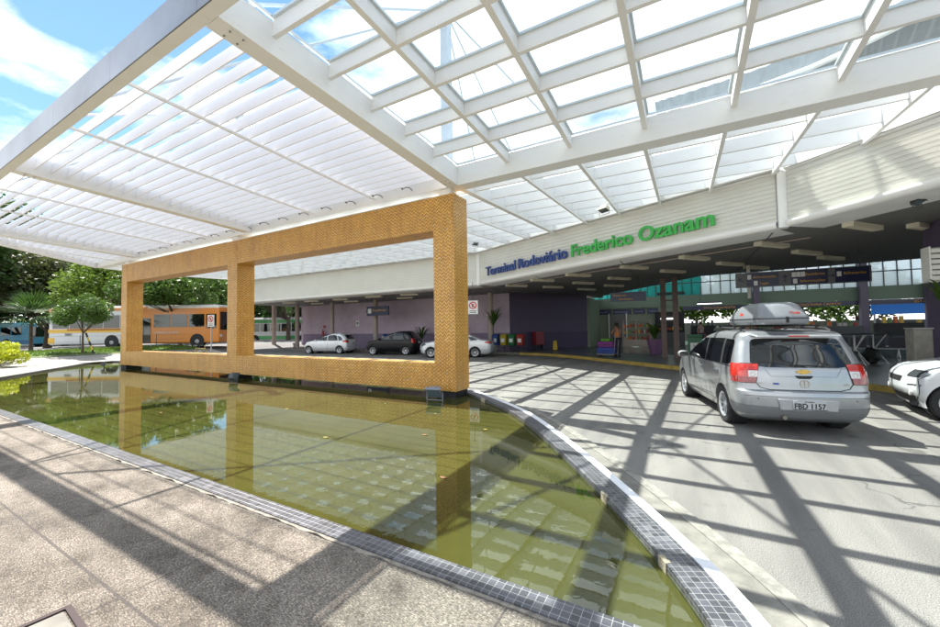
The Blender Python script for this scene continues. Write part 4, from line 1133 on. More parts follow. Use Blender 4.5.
class Car:
    """body lofted from plan outlines at rising heights; x forward, rear axle at 0"""
    def __init__(s, keys, n=34):
        # keys: z, xr, xf, w, Rr, Rf, bowr, bowf
        s.keys = keys
    def at(s, z):
        K = s.keys
        if z <= K[0][0]: return K[0][1:]
        if z >= K[-1][0]: return K[-1][1:]
        for i in range(len(K)-1):
            if K[i][0] <= z <= K[i+1][0]:
                t = (z-K[i][0])/(K[i+1][0]-K[i][0])
                def cr_(j):
                    p1, p2 = K[i][j], K[i+1][j]
                    z0, z1_ = K[i][0], K[i+1][0]
                    m1 = (p2-p1); m2 = (p2-p1)
                    if i > 0: 
                        sl_ = (p1-K[i-1][j])/(z0-K[i-1][0])*(z1_-z0); m1 = 0 if sl_*(p2-p1) <= 0 else 2*sl_*(p2-p1)/(sl_+(p2-p1))
                    if i < len(K)-2:
                        sl_ = (K[i+2][j]-p2)/(K[i+2][0]-z1_)*(z1_-z0); m2 = 0 if sl_*(p2-p1) <= 0 else 2*sl_*(p2-p1)/(sl_+(p2-p1))
                    return (2*t**3-3*t*t+1)*p1+(t**3-2*t*t+t)*m1+(-2*t**3+3*t*t)*p2+(t**3-t*t)*m2
                return [cr_(j) for j in range(1, 8)]
    def outline(s, z):
        xr, xf, w, Rr, Rf, br, bf = s.at(z)
        P = []
        for i in range(5): y = (w-Rr)*i/5; P.append((xr+br*(y/(w-Rr))**2, y))
        for i in range(7):
            a = math.pi/2*i/6; P.append((xr+br+Rr*(1-math.cos(a)), w-Rr+Rr*math.sin(a)))
        a0 = xr+br+Rr; a1 = xf-bf-Rf
        for i in range(1, 16): P.append((a0+(a1-a0)*i/16, w))
        for i in range(7):
            a = math.pi/2*i/6; P.append((xf-bf-Rf*(1-math.sin(a)), w-Rf+Rf*math.cos(a)))
        for i in range(1, 5): y = (w-Rf)*(1-i/5); P.append((xf-bf*(y/(w-Rf))**2, y))
        P.append((xf, 0))
        return P
    def Y(s, x, z):
        xr, xf, w, Rr, Rf, br, bf = s.at(z)
        if x < xr+br+Rr:
            d = min(Rr, xr+br+Rr-x); return w-Rr+math.sqrt(max(0, Rr*Rr-d*d))
        if x > xf-bf-Rf:
            d = min(Rf, x-(xf-bf-Rf)); return w-Rf+math.sqrt(max(0, Rf*Rf-d*d))
        return w
    def XR(s, y, z):
        xr, xf, w, Rr, Rf, br, bf = s.at(z); y = abs(y)
        if y <= w-Rr: return xr+br*(y/(w-Rr))**2
        d = min(Rr, y-(w-Rr)); return xr+br+Rr-math.sqrt(max(0, Rr*Rr-d*d))
    def XF(s, y, z):
        xr, xf, w, Rr, Rf, br, bf = s.at(z); y = abs(y)
        if y <= w-Rf: return xf-bf*(y/(w-Rf))**2
        d = min(Rf, y-(w-Rf)); return xf-bf-Rf+math.sqrt(max(0, Rf*Rf-d*d))
    def body(s, parent, m, arches, ar, zs, name='body'):
        mb = MB(); rings = []
        for z in zs:
            o = s.outline(z); ring = o+[(x, -y) for x, y in o[-2:0:-1]]
            rings.append([mb.b.verts.new((x, y, z)) for x, y in ring])
        n = len(rings[0])
        for a, b_ in zip(rings[:-1], rings[1:]):
            for i in range(n): mb.b.faces.new((a[i], a[(i+1) % n], b_[(i+1) % n], b_[i]))
        mb.b.faces.new(rings[0][::-1]); mb.b.faces.new(rings[-1])
        o = mb.build(name, m, None, smooth=38)
        c_ = MB()
        cuts = []
        for ax in arches:
            for sd in (-1, 1):
                cb_ = MB().tube((ax, sd*.55, ar[1]), (ax, sd*1.2, ar[1]), ar[0], n=36).build('cut', m)
                md = o.modifiers.new('b', 'BOOLEAN'); md.object = cb_; md.operation = 'DIFFERENCE'; md.solver = 'EXACT'; cuts.append(cb_)
        bpy.context.view_layer.update()
        dg = bpy.context.evaluated_depsgraph_get()
        me = bpy.data.meshes.new_from_object(o.evaluated_get(dg))
        old = o.data
        bpy.data.objects.remove(o)
        for c2 in cuts: bpy.data.objects.remove(c2)
        me.name = name
        b2 = bmesh.new(); b2.from_mesh(me)
        for f in b2.faces: f.smooth = True
        for e in b2.edges:
            e.smooth = not (len(e.link_faces) == 2 and e.calc_face_angle(0) > R(38))
        b2.to_mesh(me); b2.free()
        me.materials.clear()
        return link(name, me, m, parent)
    # surface patches; lo/hi: polylines [(a,z)...] sampled by parameter
    def patch(s, side, lo, hi, offs, n=14, m=6, thick=.012):
        def smp(pl, t):
            L = [0]
            for p, q in zip(pl[:-1], pl[1:]): L.append(L[-1]+math.hypot(q[0]-p[0], q[1]-p[1]))
            d = t*L[-1]
            for i in range(len(pl)-1):
                if d <= L[i+1]+1e-9:
                    f = (d-L[i])/max(1e-9, L[i+1]-L[i]); return (pl[i][0]+(pl[i+1][0]-pl[i][0])*f, pl[i][1]+(pl[i+1][1]-pl[i][1])*f)
            return pl[-1]
        def mp_(a, z, o_):
            if side == 'R': return (s.XR(a, z)-o_, a, z)
            if side == 'F': return (s.XF(a, z)+o_, a, z)
            sg = 1 if side == 'L' else -1
            return (a, sg*(s.Y(a, z)+o_), z)
        rows_ = []
        for j in range(m+1):
            row = []
            for i in range(n+1):
                p = smp(lo, i/n); q = smp(hi, i/n); t = j/m
                row.append(mp_(p[0]+(q[0]-p[0])*t, p[1]+(q[1]-p[1])*t, offs))
            rows_.append(row)
        return MB().grid(rows_)
    def line(s, side, pts, wdt, offs=.003):
        """narrow dark seam along a surface polyline"""
        mb = MB()
        def mp_(a, z, o_):
            if side == 'R': return Vector((s.XR(a, z)-o_, a, z))
            if side == 'F': return Vector((s.XF(a, z)+o_, a, z))
            sg = 1 if side == 'L' else -1
            return Vector((a, sg*(s.Y(a, z)+o_), z))
        fine = []
        for p, q in zip(pts[:-1], pts[1:]):
            n_ = max(2, int(math.hypot(p[0]-q[0], p[1]-q[1])/.05))
            fine += [(p[0]+(q[0]-p[0])*i/n_, p[1]+(q[1]-p[1])*i/n_) for i in range(n_)]
        fine.append(pts[-1])
        a_, b_ = [], []
        for i, p in enumerate(fine):
            u = fine[max(0, i-1)]; v_ = fine[min(len(fine)-1, i+1)]
            d = Vector((v_[0]-u[0], v_[1]-u[1])).normalized(); nn = Vector((-d.y, d.x))*wdt/2
            a_.append(mp_(p[0]+nn.x, p[1]+nn.y, offs)); b_.append(mp_(p[0]-nn.x, p[1]-nn.y, offs))
        mb.grid([a_, b_]); return mb

def wheel(parent, x, y, r, style, rimm=None, wd=.19):
    """y>0 left side. thing > wheel > tyre, rim"""
    sg = 1 if y > 0 else -1
    o = bpy.data.objects.new('wheel', None); COL.objects.link(o); o.parent = parent; o.location = (x, y, r)
    rr_ = r*.66
    MB().lathe([(rr_, -wd/2*sg), (r*.93, -wd/2*sg), (r, -wd*.36*sg), (r, wd*.36*sg), (r*.94, wd/2*sg), (rr_+.01, wd/2*sg), (rr_, wd*.4*sg)], (0, 0, 0), 'y', 36, close=True).build('tyre', RUBBER, o, smooth=35)
    m_ = rimm or RIMM
    mb = MB(); mb.lathe([(rr_-.005, wd*.44*sg), (rr_+.006, wd*.47*sg), (rr_+.004, -wd*.3*sg), (rr_-.02, -wd*.3*sg), (rr_-.025, wd*.36*sg)], (0, 0, 0), 'y', 32, close=True)
    mb.lathe([(.001, wd*.36*sg), (.048, wd*.36*sg), (.055, wd*.28*sg), (.055, wd*.02*sg), (.001, wd*.02*sg)], (0, 0, 0), 'y', 16)
    ns, sw = style
    for k_ in range(ns):
        a = 2*math.pi*k_/ns
        d_ = Vector((math.cos(a), 0, math.sin(a))); t = Vector((-math.sin(a), 0, math.cos(a)))
        y0, y1, y2 = wd*.32*sg, wd*.40*sg, wd*.10*sg
        p, q = d_*.04, d_*(rr_-.012)
        mb.hexa([p-t*sw*.7+Vector((0, y2, 0)), p+t*sw*.7+Vector((0, y2, 0)), q+t*sw+Vector((0, y2, 0)), q-t*sw+Vector((0, y2, 0)), p-t*sw*.5+Vector((0, y0, 0)), p+t*sw*.5+Vector((0, y0, 0)), q+t*sw*.8+Vector((0, y1, 0)), q-t*sw*.8+Vector((0, y1, 0))])
    mb.build('rim', m_, o, smooth=30)
    MB().lathe([(rr_-.03, -wd*.1*sg), (.02, -wd*.1*sg), (.02, -wd*.2*sg), (rr_-.03, -wd*.2*sg)], (0, 0, 0), 'y', 24, close=True).build('brake_disc', mat('brake_dark', (.06, .06, .065), .5, metal=.5), o)
    return o

def zlist(K, extra=()):
    zs = set(round(k_[0], 4) for k_ in K); zs |= set(extra)
    z = K[0][0]
    while z < K[-1][0]: zs.add(round(z, 4)); z += .045
    return sorted(zs)

# ---------------- hero: silver compact MPV with roof box
def hero():
    e = empty('parked_car', (1.36, 8.36, 0), math.pi/2+0.235, 'silver estate car with grey roof box seen from behind, standing on the striped driveway shadows', 'car', None)
    K = [(.20, -.66, 3.30, .76, .16, .30, .05, .12), (.28, -.80, 3.42, .82, .20, .34, .06, .16), (.42, -.87, 3.50, .862, .22, .36, .07, .20), (.58, -.88, 3.50, .872, .22, .36, .07, .22),
         (.665, -.865, 3.47, .874, .20, .36, .07, .22), (.69, -.80, 3.46, .874, .18, .36, .05, .22), (.80, -.79, 3.40, .875, .18, .36, .05, .22), (.92, -.775, 3.24, .872, .18, .36, .05, .22), (1.0, -.76, 2.96, .862, .18, .36, .05, .2),
         (1.05, -.74, 2.66, .85, .18, .30, .05, .18), (1.09, -.72, 2.44, .84, .18, .24, .05, .16), (1.2, -.665, 2.17, .812, .17, .2, .05, .14), (1.35, -.595, 1.84, .768, .16, .2, .05, .12), (1.47, -.55, 1.52, .722, .15, .2, .05, .12),
         (1.53, -.555, 1.32, .695, .16, .25, .05, .12), (1.575, -.50, 1.10, .65, .18, .3, .05, .1), (1.605, -.33, .80, .58, .2, .3, .05, .1), (1.62, -.1, .5, .45, .2, .2, .03, .05)]
    c = Car(K)
    c.body(e, SILVER, (0.0, 2.62), (.355, .325), zlist(K, (.675, .683)))
    for ax in (0, 2.62):
        for sd in (-1, 1):
            MB().lathe([(.352, -.1), (.352, .1), (.30, .1), (.30, -.1)], (ax, sd*.68, .325), 'y', 30, close=True).build('wheel_arch_liner', BLACK, e)
            wheel(e, ax, sd*.765, .318, (8, .014))
    # underbody
    MB().box(-.55, 3.1, -.6, .6, .17, .30).build('underbody', BLACK, e)
    # side windows (left and right)
    for sd in ('L', 'R2'):
        pass
    for side in ('L', 'Rt'):
        sc_ = 'L' if side == 'L' else 'X'
        cc = c
        def P(lo, hi, name, m_, offs=.005, n=14, m=6):
            mb = c.patch('L' if side == 'L' else 'Q', lo, hi, offs, n, m); return mb.build(name, m_, e, smooth=40)
        P([(.93, 1.03), (2.12, 1.05)], [(1.02, 1.455), (1.52, 1.45), (1.62, 1.42), (1.75, 1.34)], 'front_window', DKGLASS)
        P([(.06, 1.03), (.86, 1.03)], [(.16, 1.47), (.94, 1.458)], 'rear_window', DKGLASS)
        P([(-.40, 1.09), (-.33, 1.045), (-.03, 1.035)], [(-.34, 1.40), (-.28, 1.455), (.06, 1.465)], 'quarter_window', DKGLASS)
        P([(.865, 1.03), (.925, 1.03)], [(.945, 1.46), (1.015, 1.458)], 'door_pillar', BLACK, .006, 3, 6)
        P([(-.025, 1.035), (.055, 1.03)], [(.065, 1.466), (.155, 1.47)], 'door_pillar', BLACK, .006, 3, 6)
        s_ = 'L' if side == 'L' else 'Q'
        for pts in ([(.90, 1.03), (.90, .62), (.86, .36)], [(2.14, 1.03), (2.2, .8), (2.16, .42)], [(-.02, 1.03), (-.02, .85), (.12, .66)], [(.40, .35), (2.16, .35)]):
            c.line(s_, pts, .008).build('door_seam', BLACK, e)
        c.line(s_, [(-.42, 1.02), (2.15, 1.035)], .022, .004).build('window_trim', BLACK, e)
        c.line(s_, [(.42, .62), (2.14, .60)], .03, .006).build('rub_strip', SILVER, e)
        sg = 1 if side == 'L' else -1
        for hx in (1.02, .12):
            yy = c.Y(hx, .90)
            mb = MB().hexa([(hx, sg*(yy+.004), .885), (hx+.17, sg*(yy+.004), .885), (hx+.17, sg*(yy+.035), .895), (hx, sg*(yy+.035), .895), (hx, sg*(yy+.004), .925), (hx+.17, sg*(yy+.004), .925), (hx+.17, sg*(yy+.035), .917), (hx, sg*(yy+.035), .917)])
            mb.build('door_handle', SILVER, e, bevel=.006)
        mb = MB().blob((2.06, sg*.985, 1.06), .085, .12, .078, 12, 8); mb.build('door_mirror', SILVER, e, smooth=60)
        MB().box(1.972, 1.985, sg*.985-.085, sg*.985+.085, 1.01, 1.11).build('mirror_glass', DKGLASS, e)
        # roof rails
        mb = MB(); pts = [(-.32, sg*.60, 1.585), (-.18, sg*.60, 1.635), (1.0, sg*.60, 1.66), (1.15, sg*.60, 1.60)]
        mb.path(pts, .018); mb.build('roof_rail', BLACK, e)
    # rear screen
    gl_ = c.patch('R', [(-.66, 1.11), (-.60, 1.055), (-.45, 1.035), (.45, 1.035), (.60, 1.055), (.66, 1.11)], [(-.60, 1.42), (-.56, 1.475), (-.4, 1.482), (.4, 1.482), (.56, 1.475), (.60, 1.42)], .004, 24, 8)
    gl_.build('rear_screen', DKGLASS, e, smooth=40)
    c.line('R', [(-.30, 1.06), (.15, 1.075)], .012, .012).build('wiper', BLACK, e)
    MB().hexa([(-.68, -.56, 1.505), (-.68, .56, 1.505), (-.46, .60, 1.53), (-.46, -.60, 1.53), (-.665, -.55, 1.53), (-.665, .55, 1.53), (-.44, .58, 1.575), (-.44, -.58, 1.575)]).build('spoiler', SILVER, e, bevel=.012)
    MB().box(-.690, -.678, -.13, .13, 1.508, 1.528).build('third_brake_lamp', LREDB, e)
    # tail lamps wrap round the corner: patches on the rear plus side
    for sg in (1, -1):
        s_ = 'L' if sg > 0 else 'Q'
        def q(y0, y1): return sg*y0, sg*y1
        secs = (('R', .585, .84, .985, 1.085, LREDB), ('R', .60, .715, .885, .983, LCLR), ('R', .717, .84, .885, .983, LREDB), ('R', .625, .84, .795, .883, LRED))
        for (sd_, y0_, y1_, z0, z1, m_) in secs:
            lo = [(sg*y0_, z0), (sg*y1_, z0)]; hi = [(sg*(y0_-.018 if y0_ < .7 else y0_), z1), (sg*y1_, z1)]
            c.patch('R', lo, hi, .014, 10, 4).build('tail_lamp', m_, e, smooth=50)
        for (z0, z1, m_) in ((.985, 1.085, LREDB), (.885, .983, LREDB), (.795, .883, LRED)):
            x_ = c.XR(.835, z0)
            c.patch(s_, [(x_, z0), (-.52+(z0-.8)*.35, z0)], [(x_+.008, z1), (-.52+(z1-.8)*.35, z1)], .014, 8, 4).build('tail_lamp', m_, e, smooth=50)
        c.line('R', [(sg*.84, .79), (sg*.62, .79), (sg*.56, 1.09), (sg*.80, 1.092)], .008, .010).build('lamp_gap', BLACK, e)
        for zc in (.93,):
            mb = MB(); mb.lathe([(.036, -.006), (.036, 0), (.026, 0), (.026, -.006)], (c.XR(.66, zc)-.018, sg*.655, zc), 'x', 20, close=True); mb.build('lamp_ring', CHROME, e)
        for zc in (1.035, .84):
            for k_ in range(4):
                c.line('R', [(sg*.63, zc-.035+k_*.022), (sg*.80, zc-.035+k_*.022)], .004, .0165).build('lens_rib', LRED, e)
    # tailgate seams
    c.line('R', [(-.59, 1.02), (-.62, .80), (-.57, .725), (-.45, .695), (.45, .695), (.57, .725), (.62, .80), (.59, 1.02)], .011, .004).build('tailgate_seam', BLACK, e)
    c.line('R', [(-.50, 1.03), (-.42, .90), (.42, .90), (.50, 1.03)], .005, .003).build('tailgate_crease', GREYB, e)
    c.line('R', [(-.80, .60), (.80, .60)], .006, .003).build('bumper_seam', BLACK, e)
    # lower bumper band
    c.patch('R', [(-.80, .30), (.80, .30)], [(-.845, .455), (-.5, .44), (.5, .44), (.845, .455)], .006, 24, 4).build('bumper_band', GREYB, e, smooth=50)
    for s_ in ('L', 'Q'):
        c.patch(s_, [(-.74, .30), (-.38, .30)], [(-.80, .455), (-.38, .46)], .006, 8, 3).build('bumper_band', GREYB, e, smooth=50)
    # plate recess and plate
    xr = c.XR(0, .5)
    MB().hexa([(xr-.012, -.36, .395), (xr-.012, .36, .395), (xr+.05, .36, .395), (xr+.05, -.36, .395), (xr-.010, -.39, .575), (xr-.010, .39, .575), (xr+.05, .39, .575), (xr+.05, -.39, .575)]).build('plate_panel', SILVER, e, bevel=.02)
    pl = MB().box(xr-.026, xr-.014, -.205, .205, .425, .555).build('number_plate', mat('plate_grey', (.42, .43, .44), .4), e)
    MB().box(xr-.030, xr-.0262, -.21, .21, .421, .429).build('plate_rim', BLACK, e)
    t = text_obj('plate_text', 'FBD 1157', .112, .004, BLACK, pl, bold=.002, align='CENTER', space=1.0)
    t.rotation_euler = (R(90), 0, R(-90)); t.location = (xr-.0285, 0, .438); t.scale = (.86, 1, 1)
    t = text_obj('plate_text', 'SP CAMPOS', .022, .003, BLACK, pl, align='CENTER'); t.rotation_euler = (R(90), 0, R(-90)); t.location = (xr-.0285, 0, .531)
    # badge (bow-tie cross), handle recess, decals
    xb = c.XR(0, .965)
    pts = [(-.09, -.022), (-.028, -.022), (-.028, -.032), (.028, -.032), (.028, -.022), (.09, -.022), (.105, .012), (.045, .020), (.03, .032), (-.03, .032), (-.03, .020), (-.09, .020)]
    pts = [(-.095, -.016), (-.032, -.016), (-.032, -.034), (.042, -.034), (.042, -.016), (.085, -.016), (.095, .016), (.032, .016), (.032, .034), (-.042, .034), (-.042, .016), (-.085, .016)]
    mb = MB(); a_ = [mb.b.verts.new((xb-.022, y, .975+z)) for y, z in pts]; b_ = [mb.b.verts.new((xb+.01, y, .975+z)) for y, z in pts]
    mb.b.faces.new(a_); mb.b.faces.new(b_[::-1])
    for i in range(len(pts)): mb.b.faces.new((a_[i], b_[i], b_[(i+1) % len(pts)], a_[(i+1) % len(pts)]))
    mb.build('badge', GOLD, e)
    c.patch('R', [(-.10, .885), (-.07, .868), (.07, .868), (.10, .885)], [(-.115, .915), (.115, .915)], .006, 10, 3).build('handle_recess', BLACK, e)
    mb = MB(); xq = c.XR(0, .80)
    mb.lathe([(.062, -.008), (.062, -.004), (.054, -.004), (.054, -.008)], (xq, 0, .79), 'x', 28, close=True)
    mb.box(xq-.008, xq-.004, -.005, .005, .735, .845); mb.box(xq-.0085, xq-.0045, -.054, .054, .785, .795)
    mb.build('round_sticker', mat('faded_sticker', (.42, .36, .27), .6), e)
    for (txt, y, z, sz) in (('SPIN', .60, .775, .045), ('LTZ', -.50, .775, .04)):
        t = text_obj('model_letters', txt, sz, .004, CHROME, e); t.rotation_euler = (R(90), 0, R(-90)); t.location = (c.XR(y, z)-.008, y, z)
    MB().box(c.XR(.36, .78)-.012, c.XR(.36, .78)-.004, .33, .40, .775, .80).build('blue_sticker', mat('blue_sticker', (.04, .07, .35), .4), e)
    MB().tube((-.86, .30, .285), (-.60, .30, .285), .032, n=14).build('exhaust', mat('exhaust_steel', (.25, .23, .2), .35, metal=.8), e)
    for y in (.62, -.62): MB().lathe([(.012, -.008), (.012, 0)], (c.XR(y, .56), y, .56), 'x', 10).build('parking_sensor', GREYB, e)
    MB().tube((-.25, 0, 1.60), (-.37, 0, 1.80), .004, n=6).build('aerial', BLACK, e)
    # front lamps and windscreen
    c.patch('F', [(-.62, 1.12), (.62, 1.12)], [(-.5, 1.46), (.5, 1.46)], .004, 16, 8).build('windscreen', DKGLASS, e, smooth=40)
    for sg in (1, -1): c.patch('F', [(sg*.45, .72), (sg*.80, .74)], [(sg*.5, .86), (sg*.8, .90)], .008, 8, 4).build('headlamp', LCLR, e, smooth=40)
    # roof bars and box (a thing that rests on the car stays its own)
    for bx_ in (.05, .78): MB().box(bx_-.03, bx_+.03, -.63, .63, 1.665, 1.695).build('roof_bar', BLACK, e)
    rbx = empty('roof_box', (1.30, 8.36, 1.70), math.pi/2+0.235, 'silver-grey luggage box with red lettering strapped on the roof of the silver estate car', 'roof box')
    rbx.scale = (.93, .86, 1.05)
    KB = [(0.0, -.52, 1.15, .36, .12, .2, .03, .05), (.03, -.56, 1.22, .40, .14, .22, .03, .06), (.10, -.56, 1.24, .41, .14, .24, .03, .08), (.14, -.54, 1.18, .40, .14, .24, .03, .08), (.24, -.46, .98, .36, .14, .24, .04, .08), (.32, -.38, .76, .31, .12, .2, .04, .06), (.355, -.28, .5, .24, .10, .14, .03, .04)]
    cbx = Car(KB)
    mb = MB(); rings = []
    for z in [0, .015, .03, .06, .09, .10, .12, .14, .17, .2, .24, .27, .3, .32, .34, .355]:
        o = cbx.outline(z); rings.append([mb.b.verts.new((x, y, z)) for x, y in o+[(x, -y) for x, y in o[-2:0:-1]]])
    n = len(rings[0])
    for a, b_ in zip(rings[:-1], rings[1:]):
        for i in range(n): mb.b.faces.new((a[i], a[(i+1) % n], b_[(i+1) % n], b_[i]))
    mb.b.faces.new(rings[0][::-1]); mb.b.faces.new(rings[-1])
    RBM = mat('roof_box_grey', (.19, .20, .215), .4, coat=.2, var=.04)
    mb.build('shell', RBM, rbx, smooth=50)
    mb = MB(); 
    cbx.line('R', [(-.36, .095), (.36, .095)], .014, .004).build('lid_seam', BLACK, rbx)
    for s_ in ('L', 'Q'): cbx.line(s_, [(-.5, .095), (1.05, .095)], .014, .004).build('lid_seam', BLACK, rbx)
    RL = mat('red_lettering', (.62, .05, .02), .4)
    for (y, sz) in ((-.05, .055),):
        t = text_obj('lettering', 'Thule', sz, .004, RL, rbx, bold=.002); t.rotation_euler = (R(75), 0, R(-90)); t.location = (cbx.XR(0, .17)-.012, y, .165); t.scale = (1.35, 1, 1)
    t = text_obj('lettering', 'Thule', .075, .004, RL, rbx, bold=.002, align='CENTER'); t.rotation_euler = (R(68), 0, R(180)); t.location = (.35, cbx.Y(.35, .17)+.006, .16)
    MB().box(cbx.XR(0, .07)-.012, cbx.XR(0, .07)+.03, -.02, .02, .03, .12).build('lock', BLACK, rbx)
    return e
hero()

def small_car(name, loc, heading, label, paint, K, wb, r, win, sedan=False, tail=None, rimstyle=(6, .02), archr=None, sc_=1.0, trim=False, front_lamp=None, lampm=None):
    lampm = lampm or LDK
    e = empty(name, loc, heading, label, 'car', None)
    e.scale = (sc_, sc_, sc_)
    c = Car(K)
    ar = archr or r+.035
    c.body(e, paint, (0.0, wb), (ar, r+.005), zlist(K))
    wmax = max(k_[3] for k_ in K)
    for ax in (0, wb):
        for sd in (-1, 1):
            MB().lathe([(ar-.003, -.1), (ar-.003, .1), (ar-.05, .1), (ar-.05, -.1)], (ax, sd*(wmax-.27), r+.005), 'y', 26, close=True).build('wheel_arch_liner', BLACK, e)
            wheel(e, ax, sd*(wmax-.105), r, rimstyle)
            if trim:
                c_ = MB()
                pts = [(ax+(ar+.03)*math.cos(t), r+(ar+.03)*math.sin(t)) for t in [math.pi*k_/12 for k_ in range(13)]]
                c.line('L' if sd > 0 else 'Q', pts, .07, .012).build('arch_trim', BLACK, e)
    MB().box(-.3, wb+.12, -.5, .5, .16, .28).build('underbody', BLACK, e)
    for s_ in ('L', 'Q'):
        for lo, hi in win['side']:
            c.patch(s_, lo, hi, .005, 12, 6).build('side_window', DKGLASS, e, smooth=40)
        for pts in win['seams']:
            c.line(s_, pts, .009).build('door_seam', BLACK, e)
        sg = 1 if s_ == 'L' else -1
        for hx, hz in win['handles']:
            yy = c.Y(hx, hz)
            MB().box(hx, hx+.17, min(sg*(yy-.01), sg*(yy+.03)), max(sg*(yy-.01), sg*(yy+.03)), hz-.015, hz+.015).build('door_handle', paint, e, bevel=.006)
        mx_, mz_ = win['mirror']
        MB().blob((mx_, sg*(c.Y(mx_, mz_)+.10), mz_), .07, .10, .07, 10, 7).build('door_mirror', paint, e, smooth=60)
    c.patch('R', *win['rear'], .005, 16, 6).build('rear_screen', DKGLASS, e, smooth=40)
    c.patch('F', *win['front'], .005, 16, 8).build('windscreen', DKGLASS, e, smooth=40)
    for sg in (1, -1):
        s_ = 'L' if sg > 0 else 'Q'
        (y0, y1, z0, z1, xs1) = tail
        c.patch('R', [(sg*y0, z0), (sg*y1, z0)], [(sg*(y0+.03), z1), (sg*y1, z1)], .012, 8, 4).build('tail_lamp', LRED, e, smooth=50)
        x0 = c.XR(y1, z0)-.02
        c.patch(s_, [(x0, z0+.01), (xs1, z0+.05)], [(x0+.02, z1), (xs1+.03, z1-.01)], .012, 8, 4).build('tail_lamp', LREDB, e, smooth=50)
        (y0, y1, z0, z1, xs1) = front_lamp
        c.patch('F', [(sg*y0, z0), (sg*y1, z0)], [(sg*y0, z1), (sg*y1, z1)], .010, 8, 4).build('headlamp', lampm, e, smooth=50)
        c.patch(s_, [(xs1, (z0+z1)/2), (c.XF(y1, z0)+.01, z0)], [(xs1, (z0+z1)/2+.03), (c.XF(y1, z1)+.01, z1)], .010, 8, 4).build('headlamp', lampm, e, smooth=50)
    z = win['plate']
    xr = c.XR(0, z)
    MB().box(xr-.02, xr+.01, -.2, .2, z-.065, z+.065).build('number_plate', mat('plate_grey', (.42, .43, .44), .4), e)
    return e, c

# silver hatchback (far left), black small SUV-styled hatch, silver sedan, white car at right edge
KH = [(.20, -.55, 2.95, .72, .2, .3, .05, .1), (.30, -.66, 3.12, .80, .22, .34, .06, .15), (.5, -.70, 3.22, .845, .24, .36, .06, .2), (.7, -.69, 3.20, .85, .24, .36, .06, .22), (.84, -.66, 3.08, .845, .22, .36, .06, .22), (.92, -.63, 2.78, .835, .2, .36, .06, .2),
      (.97, -.60, 2.45, .82, .2, .3, .05, .18), (1.02, -.58, 2.12, .805, .2, .26, .05, .16), (1.15, -.50, 1.80, .76, .2, .22, .05, .14), (1.3, -.36, 1.42, .70, .2, .22, .05, .12), (1.42, -.22, 1.02, .62, .2, .22, .05, .1), (1.48, -.08, .80, .55, .2, .22, .05, .1), (1.51, .1, .5, .4, .15, .15, .03, .04)]
WH = dict(side=[([(.98, .96), (1.98, .99)], [(1.02, 1.37), (1.2, 1.37), (1.45, 1.24)]), ([(.12, .97), (.92, .96)], [(.26, 1.33), (.45, 1.38), (.96, 1.38)]), ([(-.26, 1.03), (-.20, .98), (.06, .97)], [(-.12, 1.20), (.0, 1.27), (.18, 1.32)])],
          seams=[[(.95, .96), (.95, .3)], [(2.02, .97), (2.06, .35)], [(.05, .96), (.2, .65)]], handles=[(1.05, .86), (.22, .87)], mirror=(1.88, 1.0), rear=([(-.55, 1.06), (.55, 1.06)], [(-.48, 1.38), (.48, 1.38)]), front=([(-.6, 1.04), (.6, 1.04)], [(-.45, 1.42), (.45, 1.42)]), plate=.78)
def place(rear, az):   # az clockwise from +Y
    return math.pi/2-R(az)
e1, c1 = small_car('parked_car', (-21.9, 20.05, 0), place(0, -108), 'small silver hatchback, leftmost of the three cars parked before the lilac wall', SILVER2, KH, 2.49, .295, WH, tail=(.52, .80, .82, 1.0, -.30), front_lamp=(.45, .78, .68, .82, 2.75), sc_=.98)
KB_ = [tuple([k_[0]*1.045+.03]+list(k_[1:])) for k_ in KH]
def upz(l): return [(a, z*1.045+.03) for a, z in l]
WB_ = dict(side=[(upz(a), upz(b_)) for a, b_ in WH['side']], seams=[upz(q) for q in WH['seams']], handles=[(1.05, .93), (.22, .94)], mirror=(1.88, 1.08), rear=tuple(upz(q) for q in WH['rear']), front=tuple(upz(q) for q in WH['front']), plate=.84)
e2, c2 = small_car('parked_car', (-16.2, 20.5, 0), place(0, -105), 'black hatchback with raised body parked between the silver hatchback and the mosaic pier', CBLACK, KB_, 2.42, .31, WB_, tail=(.55, .80, .80, 1.12, -.45), front_lamp=(.45, .78, .74, .88, 2.75), sc_=.98, trim=True)
KS = [(.20, -.85, 3.25, .76, .2, .3, .05, .1), (.30, -1.0, 3.45, .84, .24, .36, .06, .15), (.5, -1.06, 3.52, .885, .26, .38, .08, .2), (.72, -1.06, 3.48, .89, .26, .38, .08, .22), (.86, -1.02, 3.36, .885, .24, .38, .08, .22), (.93, -.98, 3.05, .875, .2, .36, .06, .2),
      (.985, -.90, 2.70, .86, .2, .3, .05, .18), (1.03, -.55, 2.38, .83, .2, .26, .05, .16), (1.08, -.38, 2.2, .81, .2, .26, .05, .16), (1.2, -.08, 1.88, .76, .2, .22, .05, .14), (1.33, .22, 1.52, .70, .2, .22, .05, .12), (1.42, .48, 1.22, .62, .2, .22, .05, .1), (1.465, .66, 1.02, .50, .15, .2, .04, .08)]
